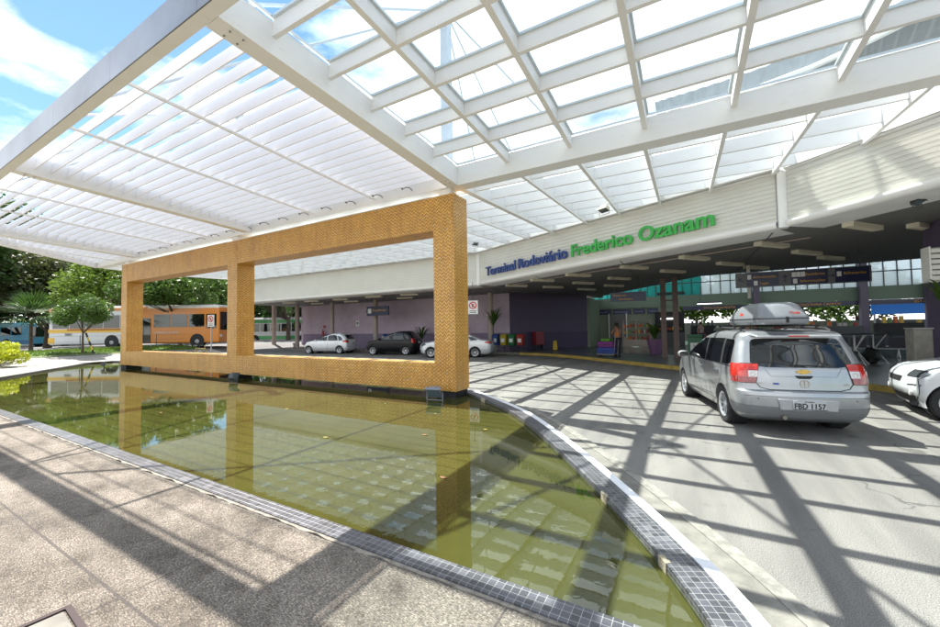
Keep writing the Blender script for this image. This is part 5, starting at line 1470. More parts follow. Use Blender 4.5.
WS = dict(side=[([(1.18, .98), (2.22, 1.01)], [(1.2, 1.38), (1.35, 1.38), (1.68, 1.24)]), ([(.30, 1.0), (1.12, .98)], [(.55, 1.30), (.7, 1.38), (1.14, 1.385)]), ([(-.18, 1.05), (-.10, 1.02), (.24, 1.0)], [(.05, 1.17), (.48, 1.29)])],
          seams=[[(1.15, .98), (1.15, .3)], [(2.25, .98), (2.3, .35)], [(.25, .98), (.38, .65)]], handles=[(1.25, .88), (.40, .90)], mirror=(2.1, 1.03), rear=([(-.58, 1.07), (.58, 1.07)], [(-.48, 1.38), (.48, 1.38)]), front=([(-.62, 1.06), (.62, 1.06)], [(-.45, 1.40), (.45, 1.40)]), plate=.62)
e3, c3 = small_car('parked_car', (-10.95, 20.15, 0), place(0, -112), 'silver saloon car half hidden behind the nearest mosaic pier', SILVER2, KS, 2.65, .315, WS, tail=(.50, .82, .80, .95, -.62), front_lamp=(.45, .80, .70, .86, 2.95), rimstyle=(10, .012), sc_=.98)
KW = [tuple([k_[0]*1.03, k_[1], k_[2]+(-.05 if k_[2] > 2.7 else 0)+(.12 if k_[0] < .25 else 0), max(k_[3]+.02, .855 if k_[0] < .9 else 0), k_[4], k_[5]*.42, k_[6], k_[7]*.45]) for k_ in KH]
e4, c4 = small_car('parked_car', (6.62, 10.20, 0), place(0, -84), 'white car entering from the right edge, only its nose and front wheel in view', CWHITE, KW, 2.62, .315, WH, tail=(.52, .80, .82, 1.0, -.30), front_lamp=(.50, .80, .74, .86, 2.92), rimstyle=(14, .009))
c4.line('L', [(3.02, .60), (3.16, .60)], .025, .006).build('side_slot', BLACK, e4)
c4.line('L', [(3.04, .34), (3.04, .70), (2.90, .82)], .008, .004).build('bumper_seam', BLACK, e4)
c4.patch('F', [(-.62, .26), (.62, .26)], [(-.66, .40), (.66, .40)], .006, 16, 4).build('lower_grille', BLACK, e4)
c4.patch('F', [(-.30, .62), (.30, .62)], [(-.36, .72), (.36, .72)], .006, 12, 3).build('grille', BLACK, e4)
c4.line('L', [(3.03, .27), (3.14, .28)], .07, .004).build('bumper_skirt', BLACK, e4)
for sg in (1, -1): MB().lathe([(.05, -.01), (.05, .02), (.035, .024), (.01, .026)], (c4.XF(.6, .45), sg*.6, .45), 'x', 16).build('fog_lamp', LCLR, e4)

# ---------------- buses
def bus(loc, rz, L_, H_, label, base, stripes, wheels, windows, doors, name='parked_bus', base2=None, split=None, wcol=None):
    """x along the side, visible side faces -y"""
    e = empty(name, loc, rz, label, 'bus', None)
    Wd = 2.5
    mb = MB(); mb.box(0, L_ if split is None else split, 0, Wd, .35, H_); mb.build('body', base, e, bevel=.12)
    if split is not None:
        MB().box(split+.001, L_, 0.001, Wd-.001, .35, H_-.001).build('body', base2, e, bevel=.12)
    for (x0, x1, z0, z1, m_) in stripes:
        MB().box(x0, x1, -.012, Wd+.012, z0, z1).build('stripe', m_, e)
    for (x0, x1, z0, z1) in windows:
        MB().box(x0, x1, -.02, Wd+.02, z0, z1).build('window', DKGLASS, e)
    for x in doors:
        d_ = MB().box(x, x+1.05, -.025, .05, .42, 2.35).build('door', DKGLASS, e)
        MB().box(x+.51, x+.54, -.032, -.0255, .42, 2.35).build('door_frame', BLACK, d_)
    for x in wheels:
        mb = MB().lathe([(.56, -.015), (.56, .3), (.1, .3), (.1, -.015)], (x, 0, .52), 'y', 28); mb.build('wheel_arch', BLACK, e)
        w_ = bpy.data.objects.new('wheel', None); COL.objects.link(w_); w_.parent = e; w_.location = (x, -.02, .48)
        MB().lathe([(.28, 0), (.46, 0), (.48, .04), (.48, .24), (.28, .24)], (0, 0, 0), 'y', 28, close=True).build('tyre', RUBBER, w_, smooth=40)
        MB().lathe([(.28, .03), (.20, .02), (.10, -.02), (.02, -.02), (.02, .1), (.28, .1)], (0, 0, 0), 'y', 20).build('rim', mat('bus_rim', (.35, .35, .35), .5, metal=.4), w_)
    MB().box(.5, L_-.5, .2, Wd-.2, H_, H_+.12).build('roof_pod', base, e, bevel=.04)
    for x in (0.0, L_):
        MB().box(x-.02, x+.02, .15, Wd-.15, H_*.42, H_*.86).build('end_window', DKGLASS, e)
        for y in (.25, Wd-.25): MB().box(x-.03, x+.03, y-.12, y+.12, .8, 1.0).build('lamp', LRED if x == 0 else LCLR, e)
    return e
BW = mat('bus_white', (.62, .62, .60), .35, coat=.3, var=.05); BO = mat('bus_orange', (.60, .20, .02), .35, coat=.3); BY = mat('bus_yellow', (.72, .42, .04), .35)
BB = mat('bus_blue', (.05, .32, .50), .35, coat=.3); BG = mat('bus_green', (.08, .38, .12), .35, coat=.3); BLB = mat('bus_light_blue', (.20, .50, .62), .35)
wins = [(x, x+1.25, 1.62, 2.62) for x in (.35, 1.68, 3.01, 4.34, 5.67)] + [(x, x+1.25, 1.62, 2.62) for x in (8.3, 9.65, 11.0)] + [(12.4, 13.2, 1.5, 2.62)]
b1 = bus((-43.6, 9.9, .50), R(29.4), 13.4, 3.25, 'white and orange town bus with its middle door open to view beyond the pool', BW, [(0.01, 6.9, 1.28, 1.55, BY), (1.5, 6.9, 1.44, 1.60, BO), (0.01, 6.9, 2.95, 3.2, BO), (0.01, .5, .45, .9, BY), (7.8, 13.39, 3.1, 3.3, BW)], (5.0, 11.7), wins, (7.0,), base2=BO, split=6.95)
t = text_obj('lettering', '3083', .3, .01, GREYP, b1); t.rotation_euler = (R(90), 0, 0); t.location = (1.3, -.02, 1.05)
t = text_obj('lettering', 'CONSULTE A LINHA', .2, .01, SWHITE, b1); t.rotation_euler = (R(90), 0, 0); t.location = (8.4, -.02, 1.15)
b2 = bus((-82.0, 8.7, .10), R(29.4), 12, 3.0, 'blue bus with pale blue roof at the far left behind the yellow hedge', BB, [(0.01, 11.99, 2.65, 2.95, BLB), (0.01, 11.99, .5, .9, mat('bus_deep_blue', (.02, .15, .35), .4))], (2.6, 9.2), [(x, x+1.2, 1.55, 2.5) for x in (.4, 1.75, 3.1, 4.45, 5.8, 7.15, 8.5, 9.85)], ())
b3 = bus((-55.8, 25.5, .12), R(29.4), 7.5, 3.2, 'blue bus seen behind the road sign between the mosaic piers', BB, [(0.01, 7.49, 2.9, 3.15, BLB)], (1.8, 5.8), [(x, x+1.2, 1.6, 2.6) for x in (.4, 1.75, 3.1, 4.45)], (6.0,))
b4 = bus((-50.5, 28.2, .12), R(29.4), 11.5, 3.2, 'white and green bus parked beyond the left end of the terminal', BW, [(0.01, 11.49, 2.6, 3.0, BG), (0.01, 11.49, .5, .95, BG)], (2.4, 8.6), [(x, x+1.2, 1.5, 2.5) for x in (.4, 1.75, 3.1, 4.45, 5.8, 7.15, 8.5)], (10.0,))
b5 = bus((-76.5, 15.4, .10), R(29.4), 6.5, 2.9, 'green minibus parked between the blue bus and the white end of the orange bus', BG, [(0.01, 6.49, .9, 1.3, BW)], (1.4, 5.0), [(x, x+1.2, 1.5, 2.4) for x in (.4, 1.75, 3.1, 4.45)], ())

# ================================================================ VEGETATION
def leaf_mat(name, col, trans=.35):
    m = bpy.data.materials.new(name); m.use_nodes = True
    t = m.node_tree; b = t.nodes['Principled BSDF']
    tcn = t.nodes.new('ShaderNodeTexCoord'); nz = t.nodes.new('ShaderNodeTexNoise'); nz.inputs['Scale'].default_value = 1.3; nz.inputs['Detail'].default_value = 6
    nz.inputs['Roughness'].default_value = .8
    t.links.new(tcn.outputs['Object'], nz.inputs['Vector'])
    rp = t.nodes.new('ShaderNodeValToRGB'); rp.color_ramp.elements[0].position = .32; rp.color_ramp.elements[1].position = .68
    rp.color_ramp.elements[0].color = (*[c*.6 for c in col], 1); rp.color_ramp.elements[1].color = (*[min(1, c*1.5) for c in col], 1)
    t.links.new(nz.outputs['Fac'], rp.inputs[0]); t.links.new(rp.outputs[0], b.inputs['Base Color'])
    b.inputs['Roughness'].default_value = .45
    tl = t.nodes.new('ShaderNodeBsdfTranslucent'); t.links.new(rp.outputs[0], tl.inputs[0])
    mx = t.nodes.new('ShaderNodeMixShader'); mx.inputs[0].default_value = trans
    t.links.new(b.outputs[0], mx.inputs[1]); t.links.new(tl.outputs[0], mx.inputs[2]); t.links.new(mx.outputs[0], t.nodes['Material Output'].inputs[0])
    MATS[name] = m
    return m
LG1 = leaf_mat('dark_green_leaves', (.045, .095, .018), .45); LG2 = leaf_mat('mid_green_leaves', (.075, .14, .022), .45); LG3 = leaf_mat('bright_green_leaves', (.12, .19, .025), .5); LGY = leaf_mat('yellow_green_leaves', (.42, .46, .02), .3)
LGO = leaf_mat('olive_leaves', (.085, .105, .035))
BARK = mat('brown_bark', (.09, .065, .045), .9, var=.3, vscale=6, bump=.8, bscale=20)
def leaves(rr, clumps, n, size, asp=.5):
    """clumps: (cx,cy,cz,r). random leaf quads gathered in small tufts"""
    V = []; F = []
    tot = sum(c_[3]**2 for c_ in clumps)
    for (cx, cy, cz, r_) in clumps:
        k_ = int(n*r_*r_/tot)
        for _ in range(k_):
            u = rr.uniform(-1, 1); th = rr.uniform(0, 6.283); q = math.sqrt(1-u*u); d = r_*rr.uniform(.55, 1.04)**.7
            c0 = Vector((cx+d*q*math.cos(th), cy+d*q*math.sin(th), cz+d*u*.85))
            s_ = size*rr.uniform(.6, 1.3)
            a = Vector((rr.gauss(0, 1), rr.gauss(0, 1), rr.gauss(0, .6))).normalized()
            b_ = a.cross(Vector((rr.gauss(0, 1), rr.gauss(0, 1), rr.gauss(0, 1)))).normalized()
            i = len(V)
            V += [c0-a*s_, c0-b_*s_*asp, c0+a*s_, c0+b_*s_*asp]
            F.append((i, i+1, i+2, i+3))
    me = bpy.data.meshes.new('leaves'); me.from_pydata([tuple(v) for v in V], [], F)
    return me
def tree(loc, H_, trunk_h, rx, rz, label, lm_, seed, n=5000, size=.16, cat='tree', tr=.18, lean=(0, 0), nl=7, cr_=.42, name='tree'):
    rr = random.Random(seed)
    e = empty(name, loc, 0, label, cat, None)
    mb = MB()
    top = Vector((lean[0], lean[1], trunk_h))
    mid = Vector((lean[0]*.4, lean[1]*.4, trunk_h*.5))
    mb.tube((0, 0, -.1), mid, tr, tr*.8, 10); mb.tube(mid, top, tr*.8, tr*.6, 10)
    clumps = []
    cz = H_-rz
    for i in range(nl*3):
        th = rr.uniform(0, 6.283); u = rr.uniform(-.55, 1); q = math.sqrt(max(0, 1-u*u)); d = rr.uniform(.35, .85)
        c_ = Vector((top.x+rx*d*q*math.cos(th), top.y+rx*d*q*math.sin(th), cz+rz*d*u))
        clumps.append((c_.x, c_.y, c_.z, min(rx, rz)*cr_*rr.uniform(.65, 1.15)))
        if i < nl:
            m_ = top.lerp(c_, .5)+Vector((0, 0, -.1*rz))
            mb.tube(top-(top-mid)*.15*rr.random(), m_, tr*.45, tr*.25, 6); mb.tube(m_, c_, tr*.25, tr*.08, 6)
    mb.build('trunk', BARK, e, smooth=60)
    link('crown', leaves(rr, clumps, n, size), lm_, e)
    return e
tree((-58, 3, .0), 19.0, 3, 8.5, 8.6, 'very tall dark tree at the far left whose top shows between the canopy louvres', LG1, 1, 24000, .30, tr=.5, nl=11)
tree((-64, 14.5, .0), 12.5, 2.2, 7.5, 5.6, 'broad olive green tree behind the blue bus and the palm', LGO, 2, 18000, .26, tr=.4, nl=10)
tree((-52, 16.5, .1), 10.2, 2.2, 5.6, 4.4, 'mid green tree behind the white rear half of the orange bus', LG3, 3, 16000, .19, tr=.3, nl=9)
tree((-47, 21, .1), 9.2, 3, 5.2, 3.7, 'dark tree rising behind the farthest mosaic pier', LG2, 4, 16000, .2, tr=.3, nl=9)
tree((-34.6, 15.1, .30), 7.4, 3.0, 3.8, 2.3, 'leafy tree with slanting trunk seen inside the left opening of the mosaic frame', LG2, 5, 16000, .12, tr=.13, lean=(-.9, -.3), nl=9)
tree((-44, 31, .1), 10.5, 3, 5.5, 4.2, 'dark green tree beyond the blue bus, inside the left frame opening', LG1, 6, 12000, .22, tr=.3, nl=9)
tree((-66, 33, .0), 13, 4, 8, 5.2, 'distant dark tree standing behind the row of parked buses', LG1, 7, 12000, .34, tr=.4, nl=9)
tree((-86, 2, .0), 17, 2.5, 10, 8, 'distant tall tree at the extreme left edge beyond the blue bus', LG2, 8, 14000, .34, tr=.5, nl=9)
tree((-33.0, 9.0, .42), 3.75, 1.35, 1.85, 1.15, 'small round-headed tree on the lawn in front of the white half of the bus', LG2, 9, 9000, .07, tr=.07, nl=8, cr_=.5)
o = tree((-82, 20, 0), 14, 2, 10, 6.6, 'distant yellowish green tree behind the dark ones at the left', LG3, 10, 14000, .34, tr=.4, nl=9)
tree((-95, 28, 0), 15, 2, 12, 7.4, 'far backdrop tree behind the green bus at the left', LG2, 61, 12000, .42, tr=.4, nl=9)
tree((-60, 40, 0), 10, 2, 7, 4.8, 'tree beyond the white and green bus left of the terminal', LG1, 62, 12000, .3, tr=.3, nl=9)
tree((-74, 10, 0), 12, 1.5, 8, 6.0, 'dense dark tree directly behind the blue bus', LG1, 63, 16000, .32, tr=.4, nl=9)
# support stake of the small tree, striped
st_ = empty('tree_stake', (-32.5, 9.4, .40), 0, 'yellow and black striped pole leaning beside the small round tree', 'pole')
for k_ in range(5):
    a = Vector((0, 0, 0)).lerp(Vector((-.55, -.25, 1.35)), k_/5); b_ = Vector((0, 0, 0)).lerp(Vector((-.55, -.25, 1.35)), (k_+1)/5-.002)
    MB().tube(a, b_, .05, n=8).build('band', YP if k_ % 2 else BLACK, st_)
# beyond the hall
tree((5.0, 44, 0), 7.5, 1.2, 4.6, 3.6, 'bright green tree seen through the hall above the roof box', LG3, 21, 7000, .22, tr=.25, nl=9)
tree((13.0, 45.5, 0), 7.5, 1.2, 4.2, 3.6, 'green tree seen through the open hall right of the roof box', LG2, 22, 7000, .22, tr=.25, nl=9)
tree((-1.0, 46, 0), 7.0, 1.2, 4.6, 3.4, 'green tree visible through the hall left of the roof box', LG2, 23, 6000, .22, tr=.25, nl=9)
# hedge and low shrub
def hedge(loc, sx, sy, sz, label, lm_, seed, n, size, cat='hedge'):
    rr = random.Random(seed); e = empty('hedge', loc, 0, label, cat, None)
    cl = []
    for i in range(26): cl.append((rr.uniform(-sx, sx), rr.uniform(-sy, sy), sz*rr.uniform(.35, .78), sz*rr.uniform(.22, .36)))
    mb = MB()
    for i in range(12):
        x_, y_ = rr.uniform(-sx, sx), rr.uniform(-sy, sy); mb.tube((x_, y_, 0), (x_*1.02, y_*1.02, sz*.6), .02, n=5)
    mb.build('stems', BARK, e); link('foliage', leaves(rr, cl, n, size), lm_, e); return e
hedge((-29.9, 4.7, .14), 1.5, .9, 1.2, 'clipped yellow-green hedge at the left edge beyond the pool', LGY, 31, 9000, .06)
# palm
pm = empty('palm', (-38.3, 7.9, .5), 0, 'small fan palm with dark spiky fronds behind the yellow hedge', 'palm')
MB().tube((0, 0, -.1), (0, 0, 2.4), .09, .08, 10).build('trunk', BARK, pm)
rr = random.Random(41)
V = []; F = []
for k_ in range(46):
    th = rr.uniform(0, 6.283); el = rr.uniform(-.5, 1.45); L_ = rr.uniform(1.5, 2.2)
    d = Vector((math.cos(th)*math.cos(el), math.sin(th)*math.cos(el), math.sin(el)))
    sd = d.cross(Vector((0, 0, 1))).normalized()
    for j in range(9):
        a = (j-4)*.13; dd = (d*math.cos(a)+sd*math.sin(a)).normalized(); tip = Vector((0, 0, 2.5))+d*.5+dd*L_*.75+Vector((0, 0, -.25*abs(a)-.12))
        b0 = Vector((0, 0, 2.5))+d*.45; w_ = dd.cross(d.cross(sd)).normalized()*.035
        i = len(V); mid = b0.lerp(tip, .5)+Vector((0, 0, .06)); V += [b0, mid-w_, tip, mid+w_]; F.append((i, i+1, i+2, i+3))
me = bpy.data.meshes.new('fronds'); me.from_pydata([tuple(v) for v in V], [], F); link('fronds', me, LG1, pm)
# lawn grass tufts
rr = random.Random(51); V = []; F = []
for k_ in range(9000):
    x = rr.uniform(-37.0, -32.2); y = rr.uniform(0, 15.4); z = zg(x)+.14; h_ = rr.uniform(.05, .14); a = rr.uniform(0, 6.28); w_ = .025
    i = len(V); V += [(x-w_*math.cos(a), y-w_*math.sin(a), z), (x+w_*math.cos(a), y+w_*math.sin(a), z), (x+rr.uniform(-.05, .05), y+rr.uniform(-.05, .05), z+h_)]; F.append((i, i+1, i+2))
me = bpy.data.meshes.new('grass'); me.from_pydata(V, [], F); tag(link('grass', me, LG3), 'short green grass on the lawn strip beyond the pool', 'grass', kind='stuff')
# thin fence along the lawn
fn = empty('wire_fence', (-34.2, 1, .45), 0, 'thin dark wire fence of slender posts along the lawn strip', 'fence')
for k_ in range(8):
    MB().tube((0, k_*2.05, 0), (0, k_*2.05, 1.15), .022, n=6).build('post', DKM, fn)
for z in (.35, .75, 1.1): MB().tube((0, 0, z), (0, 14.35, z), .006, n=5).build('wire', DKM, fn)
# potted plants
def plant(loc, h_, r_, label, potc, pot=(.22, .3, .42), seed=1, n=26, stem=.0, name='potted_plant', lm_=None, width=.045):
    rr = random.Random(seed); e = empty(name, loc, 0, label, 'plant', None)
    MB().lathe([(pot[0]*.8, 0), (pot[1], pot[2]*.95), (pot[1], pot[2]), (pot[1]-.03, pot[2]), (pot[1]-.04, pot[2]-.05)], (0, 0, 0), 'z', 18).build('pot', potc, e, smooth=40)
    if stem > 0: MB().tube((0, 0, pot[2]-.06), (0, 0, pot[2]+stem), .035, .025, 8).build('stem', BARK, e)
    V = []; F = []
    z0 = pot[2]+stem-.05
    for k_ in range(n):
        th = rr.uniform(0, 6.28); L_ = r_*rr.uniform(.7, 1.1); hh = (h_-z0)*rr.uniform(.5, 1.0)
        pts = []
        for j in range(6):
            t = j/5; pts.append(Vector((math.cos(th)*L_*t, math.sin(th)*L_*t, z0+hh*(1.9*t-1.15*t*t))))
        sd = Vector((-math.sin(th), math.cos(th), 0))
        ii = len(V)
        for j, p in enumerate(pts):
            w_ = width*(1-abs(j/5-.45)*1.7)+.004; V += [p-sd*w_, p+sd*w_]
        for j in range(5): F.append((ii+2*j, ii+2*j+1, ii+2*j+3, ii+2*j+2))
    me = bpy.data.meshes.new('foliage'); me.from_pydata([tuple(v) for v in V], [], F); link('foliage', me, lm_ or LG2, e)
    return e
TERRA = mat('grey_pot', (.22, .21, .2), .7); PPOT = mat('purple_pot', (.20, .10, .22), .5)
plant((-31.8, 23.2, .14), 3.0, 1.0, 'tall arching plant in a grey pot at the left end of the lilac wall', TERRA, seed=2, stem=1.0)
plant((-17.3, 23.2, .14), 2.1, .9, 'arching potted palm behind the black hatchback', TERRA, seed=3, stem=.3)
plant((-14.2, 23.1, .14), 2.4, 1.0, 'taller potted palm just left of the nearest mosaic pier, by the lilac wall', TERRA, seed=4, stem=.4)
plant((-10.9, 22.4, .14), 3.3, .9, 'high potted palm whose fronds spread behind the no-parking plate column', TERRA, seed=5, stem=1.3)
plant((-1.5, 23.2, .14), 2.0, .8, 'leafy plant in a purple pot left of the brown posts', PPOT, (.3, .42, .8), seed=6)
plant((4.88, 11.95, .12), 2.75, .62, 'bright palm fronds in front of the violet pier at the right edge', TERRA, (.2, .24, .5), seed=7, stem=1.1, n=34, lm_=LG2, width=.03)
# ---------------- bicycle
bc = empty('bicycle', (-24.6, 11.2, -.02), R(22), 'bicycle leaning by the post of the round road sign', 'bicycle')
BM = mat('bicycle_frame_paint', (.35, .25, .05), .4)
for x in (0, 1.05):
    w_ = bpy.data.objects.new('wheel', None); COL.objects.link(w_); w_.parent = bc; w_.location = (x, 0, .34)
    MB().lathe([(.34, -.02), (.34, .02), (.315, .02), (.315, -.02)], (0, 0, 0), 'y', 30, close=True).build('tyre', RUBBER, w_)
    for k_ in range(8):
        a = math.pi*k_/8
        MB().tube((math.cos(a)*.31, 0, math.sin(a)*.31), (-math.cos(a)*.31, 0, -math.sin(a)*.31), .004, n=4).build('spoke', CHROME, w_)
mb = MB()
mb.path([(0, 0, .34), (.42, 0, .30), (.88, 0, .78), (.32, 0, .80), (.42, 0, .30)], .02); mb.tube((0, 0, .34), (.32, 0, .80), .014); mb.tube((1.05, 0, .34), (.86, 0, .95), .018); mb.tube((.32, 0, .80), (.29, 0, .93), .014)
mb.build('frame', BM, bc)
MB().path([(.84, -.28, .98), (.86, 0, .96), (.84, .28, .98)], .014).build('handlebar', DKM, bc)
MB().blob((.28, 0, .95), .14, .07, .035, 10, 6).build('saddle', BLACK, bc)
# white rails beside it
rl = empty('guard_rail', (-22.3, 12.2, -.02), R(5), 'low white tubular guard rail behind the round road sign', 'rail')
for z in (.3, .6, .9, 1.2): MB().tube((0, 0, z), (1.7, 0, z), .025, n=8).build('bar', WPAINT, rl)
for x in (0, 1.7): MB().tube((x, 0, 0), (x, 0, 1.25), .03, n=8).build('post', WPAINT, rl)

# ================================================================ PEOPLE
SKIN = mat('brown_skin', (.30, .15, .09), .5); HAIR = mat('dark_hair', (.015, .011, .01), .6)
def skin_mesh(name, pts, edges, radii, m, parent, sub=1, root=0):
    me = bpy.data.meshes.new(name); me.from_pydata(pts, edges, [])
    o = bpy.data.objects.new(name, me); COL.objects.link(o)
    md = o.modifiers.new('skin', 'SKIN')
    sv = me.skin_vertices[0].data
    for i, r_ in enumerate(radii):
        sv[i].radius = (r_, r_*.85) if isinstance(r_, float) else r_
        sv[i].use_root = (i == root)
    md.use_smooth_shade = True
    m2 = o.modifiers.new('sub', 'SUBSURF'); m2.levels = sub; m2.render_levels = sub
    bpy.context.view_layer.update()
    dg = bpy.context.evaluated_depsgraph_get()
    me2 = bpy.data.meshes.new_from_object(o.evaluated_get(dg)); me2.name = name
    bpy.data.objects.remove(o); me2.materials.clear()
    return link(name, me2, m, parent)
def person(loc, rz, label, top, bottom, pose='stand', hair=HAIR, long_hair=False, s_=1.0, sleeves=True):
    e = empty('person', loc, rz, label, 'person', None); e.scale = (s_,)*3
    # facing -y.  joints
    if pose in ('stand', 'phone', 'push'):
        J = dict(pel=(0, 0, .95), wai=(0, 0, 1.12), che=(0, -.01, 1.30), nek=(0, 0, 1.46), hea=(0, -.02, 1.56), crn=(0, -.01, 1.68),
                 hipL=(.10, 0, .90), kneL=(.11, -.03, .50), ankL=(.12, .02, .09), toeL=(.13, -.15, .04),
                 hipR=(-.10, 0, .90), kneR=(-.12, -.04, .50), ankR=(-.13, 0, .09), toeR=(-.15, -.17, .04),
                 shL=(.18, 0, 1.40), elL=(.24, .03, 1.13), wrL=(.25, -.06, .88), shR=(-.18, 0, 1.40), elR=(-.24, .03, 1.13), wrR=(-.25, -.06, .88))
        if pose == 'phone':
            J.update(elL=(.22, -.16, 1.18), wrL=(.06, -.18, 1.44), elR=(-.21, -.2, 1.16), wrR=(-.05, -.2, 1.42), hea=(0, -.07, 1.54), crn=(0, -.09, 1.66), nek=(0, -.03, 1.45))
        if pose == 'push': J.update(elL=(.23, -.12, 1.15), wrL=(.2, -.36, 1.05), elR=(-.23, -.12, 1.15), wrR=(-.2, -.36, 1.05))
    else:
        J = dict(pel=(0, 0, .50), wai=(0, .02, .68), che=(0, 0, .88), nek=(0, -.02, 1.04), hea=(0, -.05, 1.14), crn=(0, -.05, 1.26),
                 hipL=(.10, 0, .47), kneL=(.13, -.42, .48), ankL=(.13, -.42, .09), toeL=(.14, -.58, .04), hipR=(-.10, 0, .47), kneR=(-.13, -.42, .48), ankR=(-.13, -.40, .09), toeR=(-.15, -.56, .04),
                 shL=(.18, 0, .98), elL=(.24, -.06, .73), wrL=(.12, -.30, .60), shR=(-.18, 0, .98), elR=(-.24, -.06, .73), wrR=(-.10, -.30, .62))
    rad = dict(pel=(.15, .10), wai=(.125, .09), che=(.15, .10), nek=(.052, .05), hea=(.078, .09), crn=(.06, .07), hipL=(.09, .09), kneL=(.058, .058), ankL=(.038, .04), toeL=(.036, .026), shL=(.055, .055), elL=(.042, .042), wrL=(.028, .025))
    for k_ in list(rad):
        if k_.endswith('L'): rad[k_[:-1]+'R'] = rad[k_]
    names = list(J); P = [Vector(J[k_]) for k_ in names]; Rr_ = [rad[k_] for k_ in names]
    E = [('pel', 'wai'), ('wai', 'che'), ('che', 'nek'), ('nek', 'hea'), ('hea', 'crn'), ('pel', 'hipL'), ('hipL', 'kneL'), ('kneL', 'ankL'), ('ankL', 'toeL'), ('pel', 'hipR'), ('hipR', 'kneR'), ('kneR', 'ankR'), ('ankR', 'toeR'), ('che', 'shL'), ('shL', 'elL'), ('elL', 'wrL'), ('che', 'shR'), ('shR', 'elR'), ('elR', 'wrR')]
    E = [(names.index(a), names.index(b_)) for a, b_ in E]
    # hands: palm and five unequal curled fingers
    for sd in ('L', 'R'):
        el, wr = Vector(J['el'+sd]), Vector(J['wr'+sd]); d = (wr-el).normalized(); sx = Vector((1, 0, 0)) if sd == 'L' else Vector((-1, 0, 0))
        n_ = d.cross(sx).normalized(); sx = n_.cross(d).normalized()
        pi_ = len(P); P.append(wr+d*.07); Rr_.append((.034, .016)); E.append((names.index('wr'+sd), pi_))
        for f_, (off_, ln) in enumerate(((-.028, .062), (-.01, .078), (.010, .072), (.028, .055))):
            a = wr+d*.10+sx*off_; b_ = a+d*ln*.55+n_*.012; c_ = b_+d*ln*.35+n_*.028
            i = len(P); P += [a, b_, c_]; Rr_ += [(.009, .009), (.0085, .0085), (.007, .007)]; E += [(pi_, i), (i, i+1), (i+1, i+2)]
        a = wr+d*.04-sx*.036; b_ = a+d*.035-sx*.022+n_*.01
        i = len(P); P += [a, b_]; Rr_ += [(.011, .011), (.009, .009)]; E += [(pi_, i), (i, i+1)]
    skin_mesh('body', [tuple(p) for p in P], E, Rr_, SKIN, e, 1)
    # clothing
    def sub(keys, ed, grow, m_, name, extra={}):
        pts = [Vector(extra.get(k_, J[k_])) for k_ in keys]
        skin_mesh(name, [tuple(p) for p in pts], [(keys.index(a), keys.index(b_)) for a, b_ in ed], [tuple(q+grow for q in rad[k_]) for k_ in keys], m_, e, 1)
    if sleeves:
        ks = ['wai', 'pel', 'che', 'shL', 'elL', 'shR', 'elR']; ed = [('wai', 'pel'), ('wai', 'che'), ('che', 'shL'), ('shL', 'elL'), ('che', 'shR'), ('shR', 'elR')]
        ex = {'elL': Vector(J['shL']).lerp(Vector(J['elL']), .6), 'elR': Vector(J['shR']).lerp(Vector(J['elR']), .6)}
    else:
        ks = ['wai', 'pel', 'che', 'shL', 'shR']; ed = [('wai', 'pel'), ('wai', 'che'), ('che', 'shL'), ('che', 'shR')]; ex = {'shL': Vector(J['che']).lerp(Vector(J['shL']), .7), 'shR': Vector(J['che']).lerp(Vector(J['shR']), .7)}
    sub(ks, ed, .016, top, 'shirt', ex)
    ks = ['pel', 'hipL', 'kneL', 'ankL', 'hipR', 'kneR', 'ankR']; sub(ks, [('pel', 'hipL'), ('hipL', 'kneL'), ('kneL', 'ankL'), ('pel', 'hipR'), ('hipR', 'kneR'), ('kneR', 'ankR')], .014, bottom, 'trousers')
    for sd in 'LR':
        a, t = Vector(J['ank'+sd]), Vector(J['toe'+sd]); m_ = a.lerp(t, .5)
        MB().blob((m_.x, m_.y, m_.z-.012), .05, .135, .05, 10, 7).build('shoe', BLACK, e, smooth=60)
    h = Vector(J['hea']).lerp(Vector(J['crn']), .5)
    MB().blob((h.x, h.y+.025, h.z+.03), .098, .105, .115, 12, 8).build('hair', hair, e, smooth=60)
    if long_hair: MB().blob((h.x, h.y+.085, h.z-.10), .085, .05, .17, 10, 8).build('hair', hair, e, smooth=60)
    for sx in (-.03, .03): MB().blob((h.x+sx, h.y-.085, h.z-.02), .012, .008, .008, 8, 6).build('eye', BLACK, e)
    MB().hexa([(h.x-.012, h.y-.085, h.z-.06), (h.x+.012, h.y-.085, h.z-.06), (h.x+.010, h.y-.06, h.z-.06), (h.x-.010, h.y-.06, h.z-.06), (h.x-.006, h.y-.09, h.z-.02), (h.x+.006, h.y-.09, h.z-.02), (h.x+.006, h.y-.06, h.z-.02), (h.x-.006, h.y-.06, h.z-.02)]).build('nose', SKIN, e)
    MB().box(h.x-.022, h.x+.022, h.y-.088, h.y-.07, h.z-.085, h.z-.078).build('mouth', mat('lip_brown', (.2, .07, .05), .5), e)
    return e
def cloth(name, col): return mat(name, col, .85, var=.15, vscale=8)
person((-3.05, 20.55, .14), R(-15), 'woman in sleeveless orange top with both hands raised to her face behind a luggage trolley', cloth('orange_cloth', (.45, .16, .06)), cloth('dark_cloth', (.03, .03, .04)), 'phone', long_hair=True, sleeves=False)
tr_ = empty('luggage_trolley', (-3.5, 20.25, .14), R(-10), 'luggage trolley with dark frame in front of the woman in orange', 'trolley')
STL = mat('trolley_steel', (.20, .2, .21), .35, metal=.7)
MB().box(-.45, .42, -.27, .27, .14, .18).build('deck', STL, tr_)
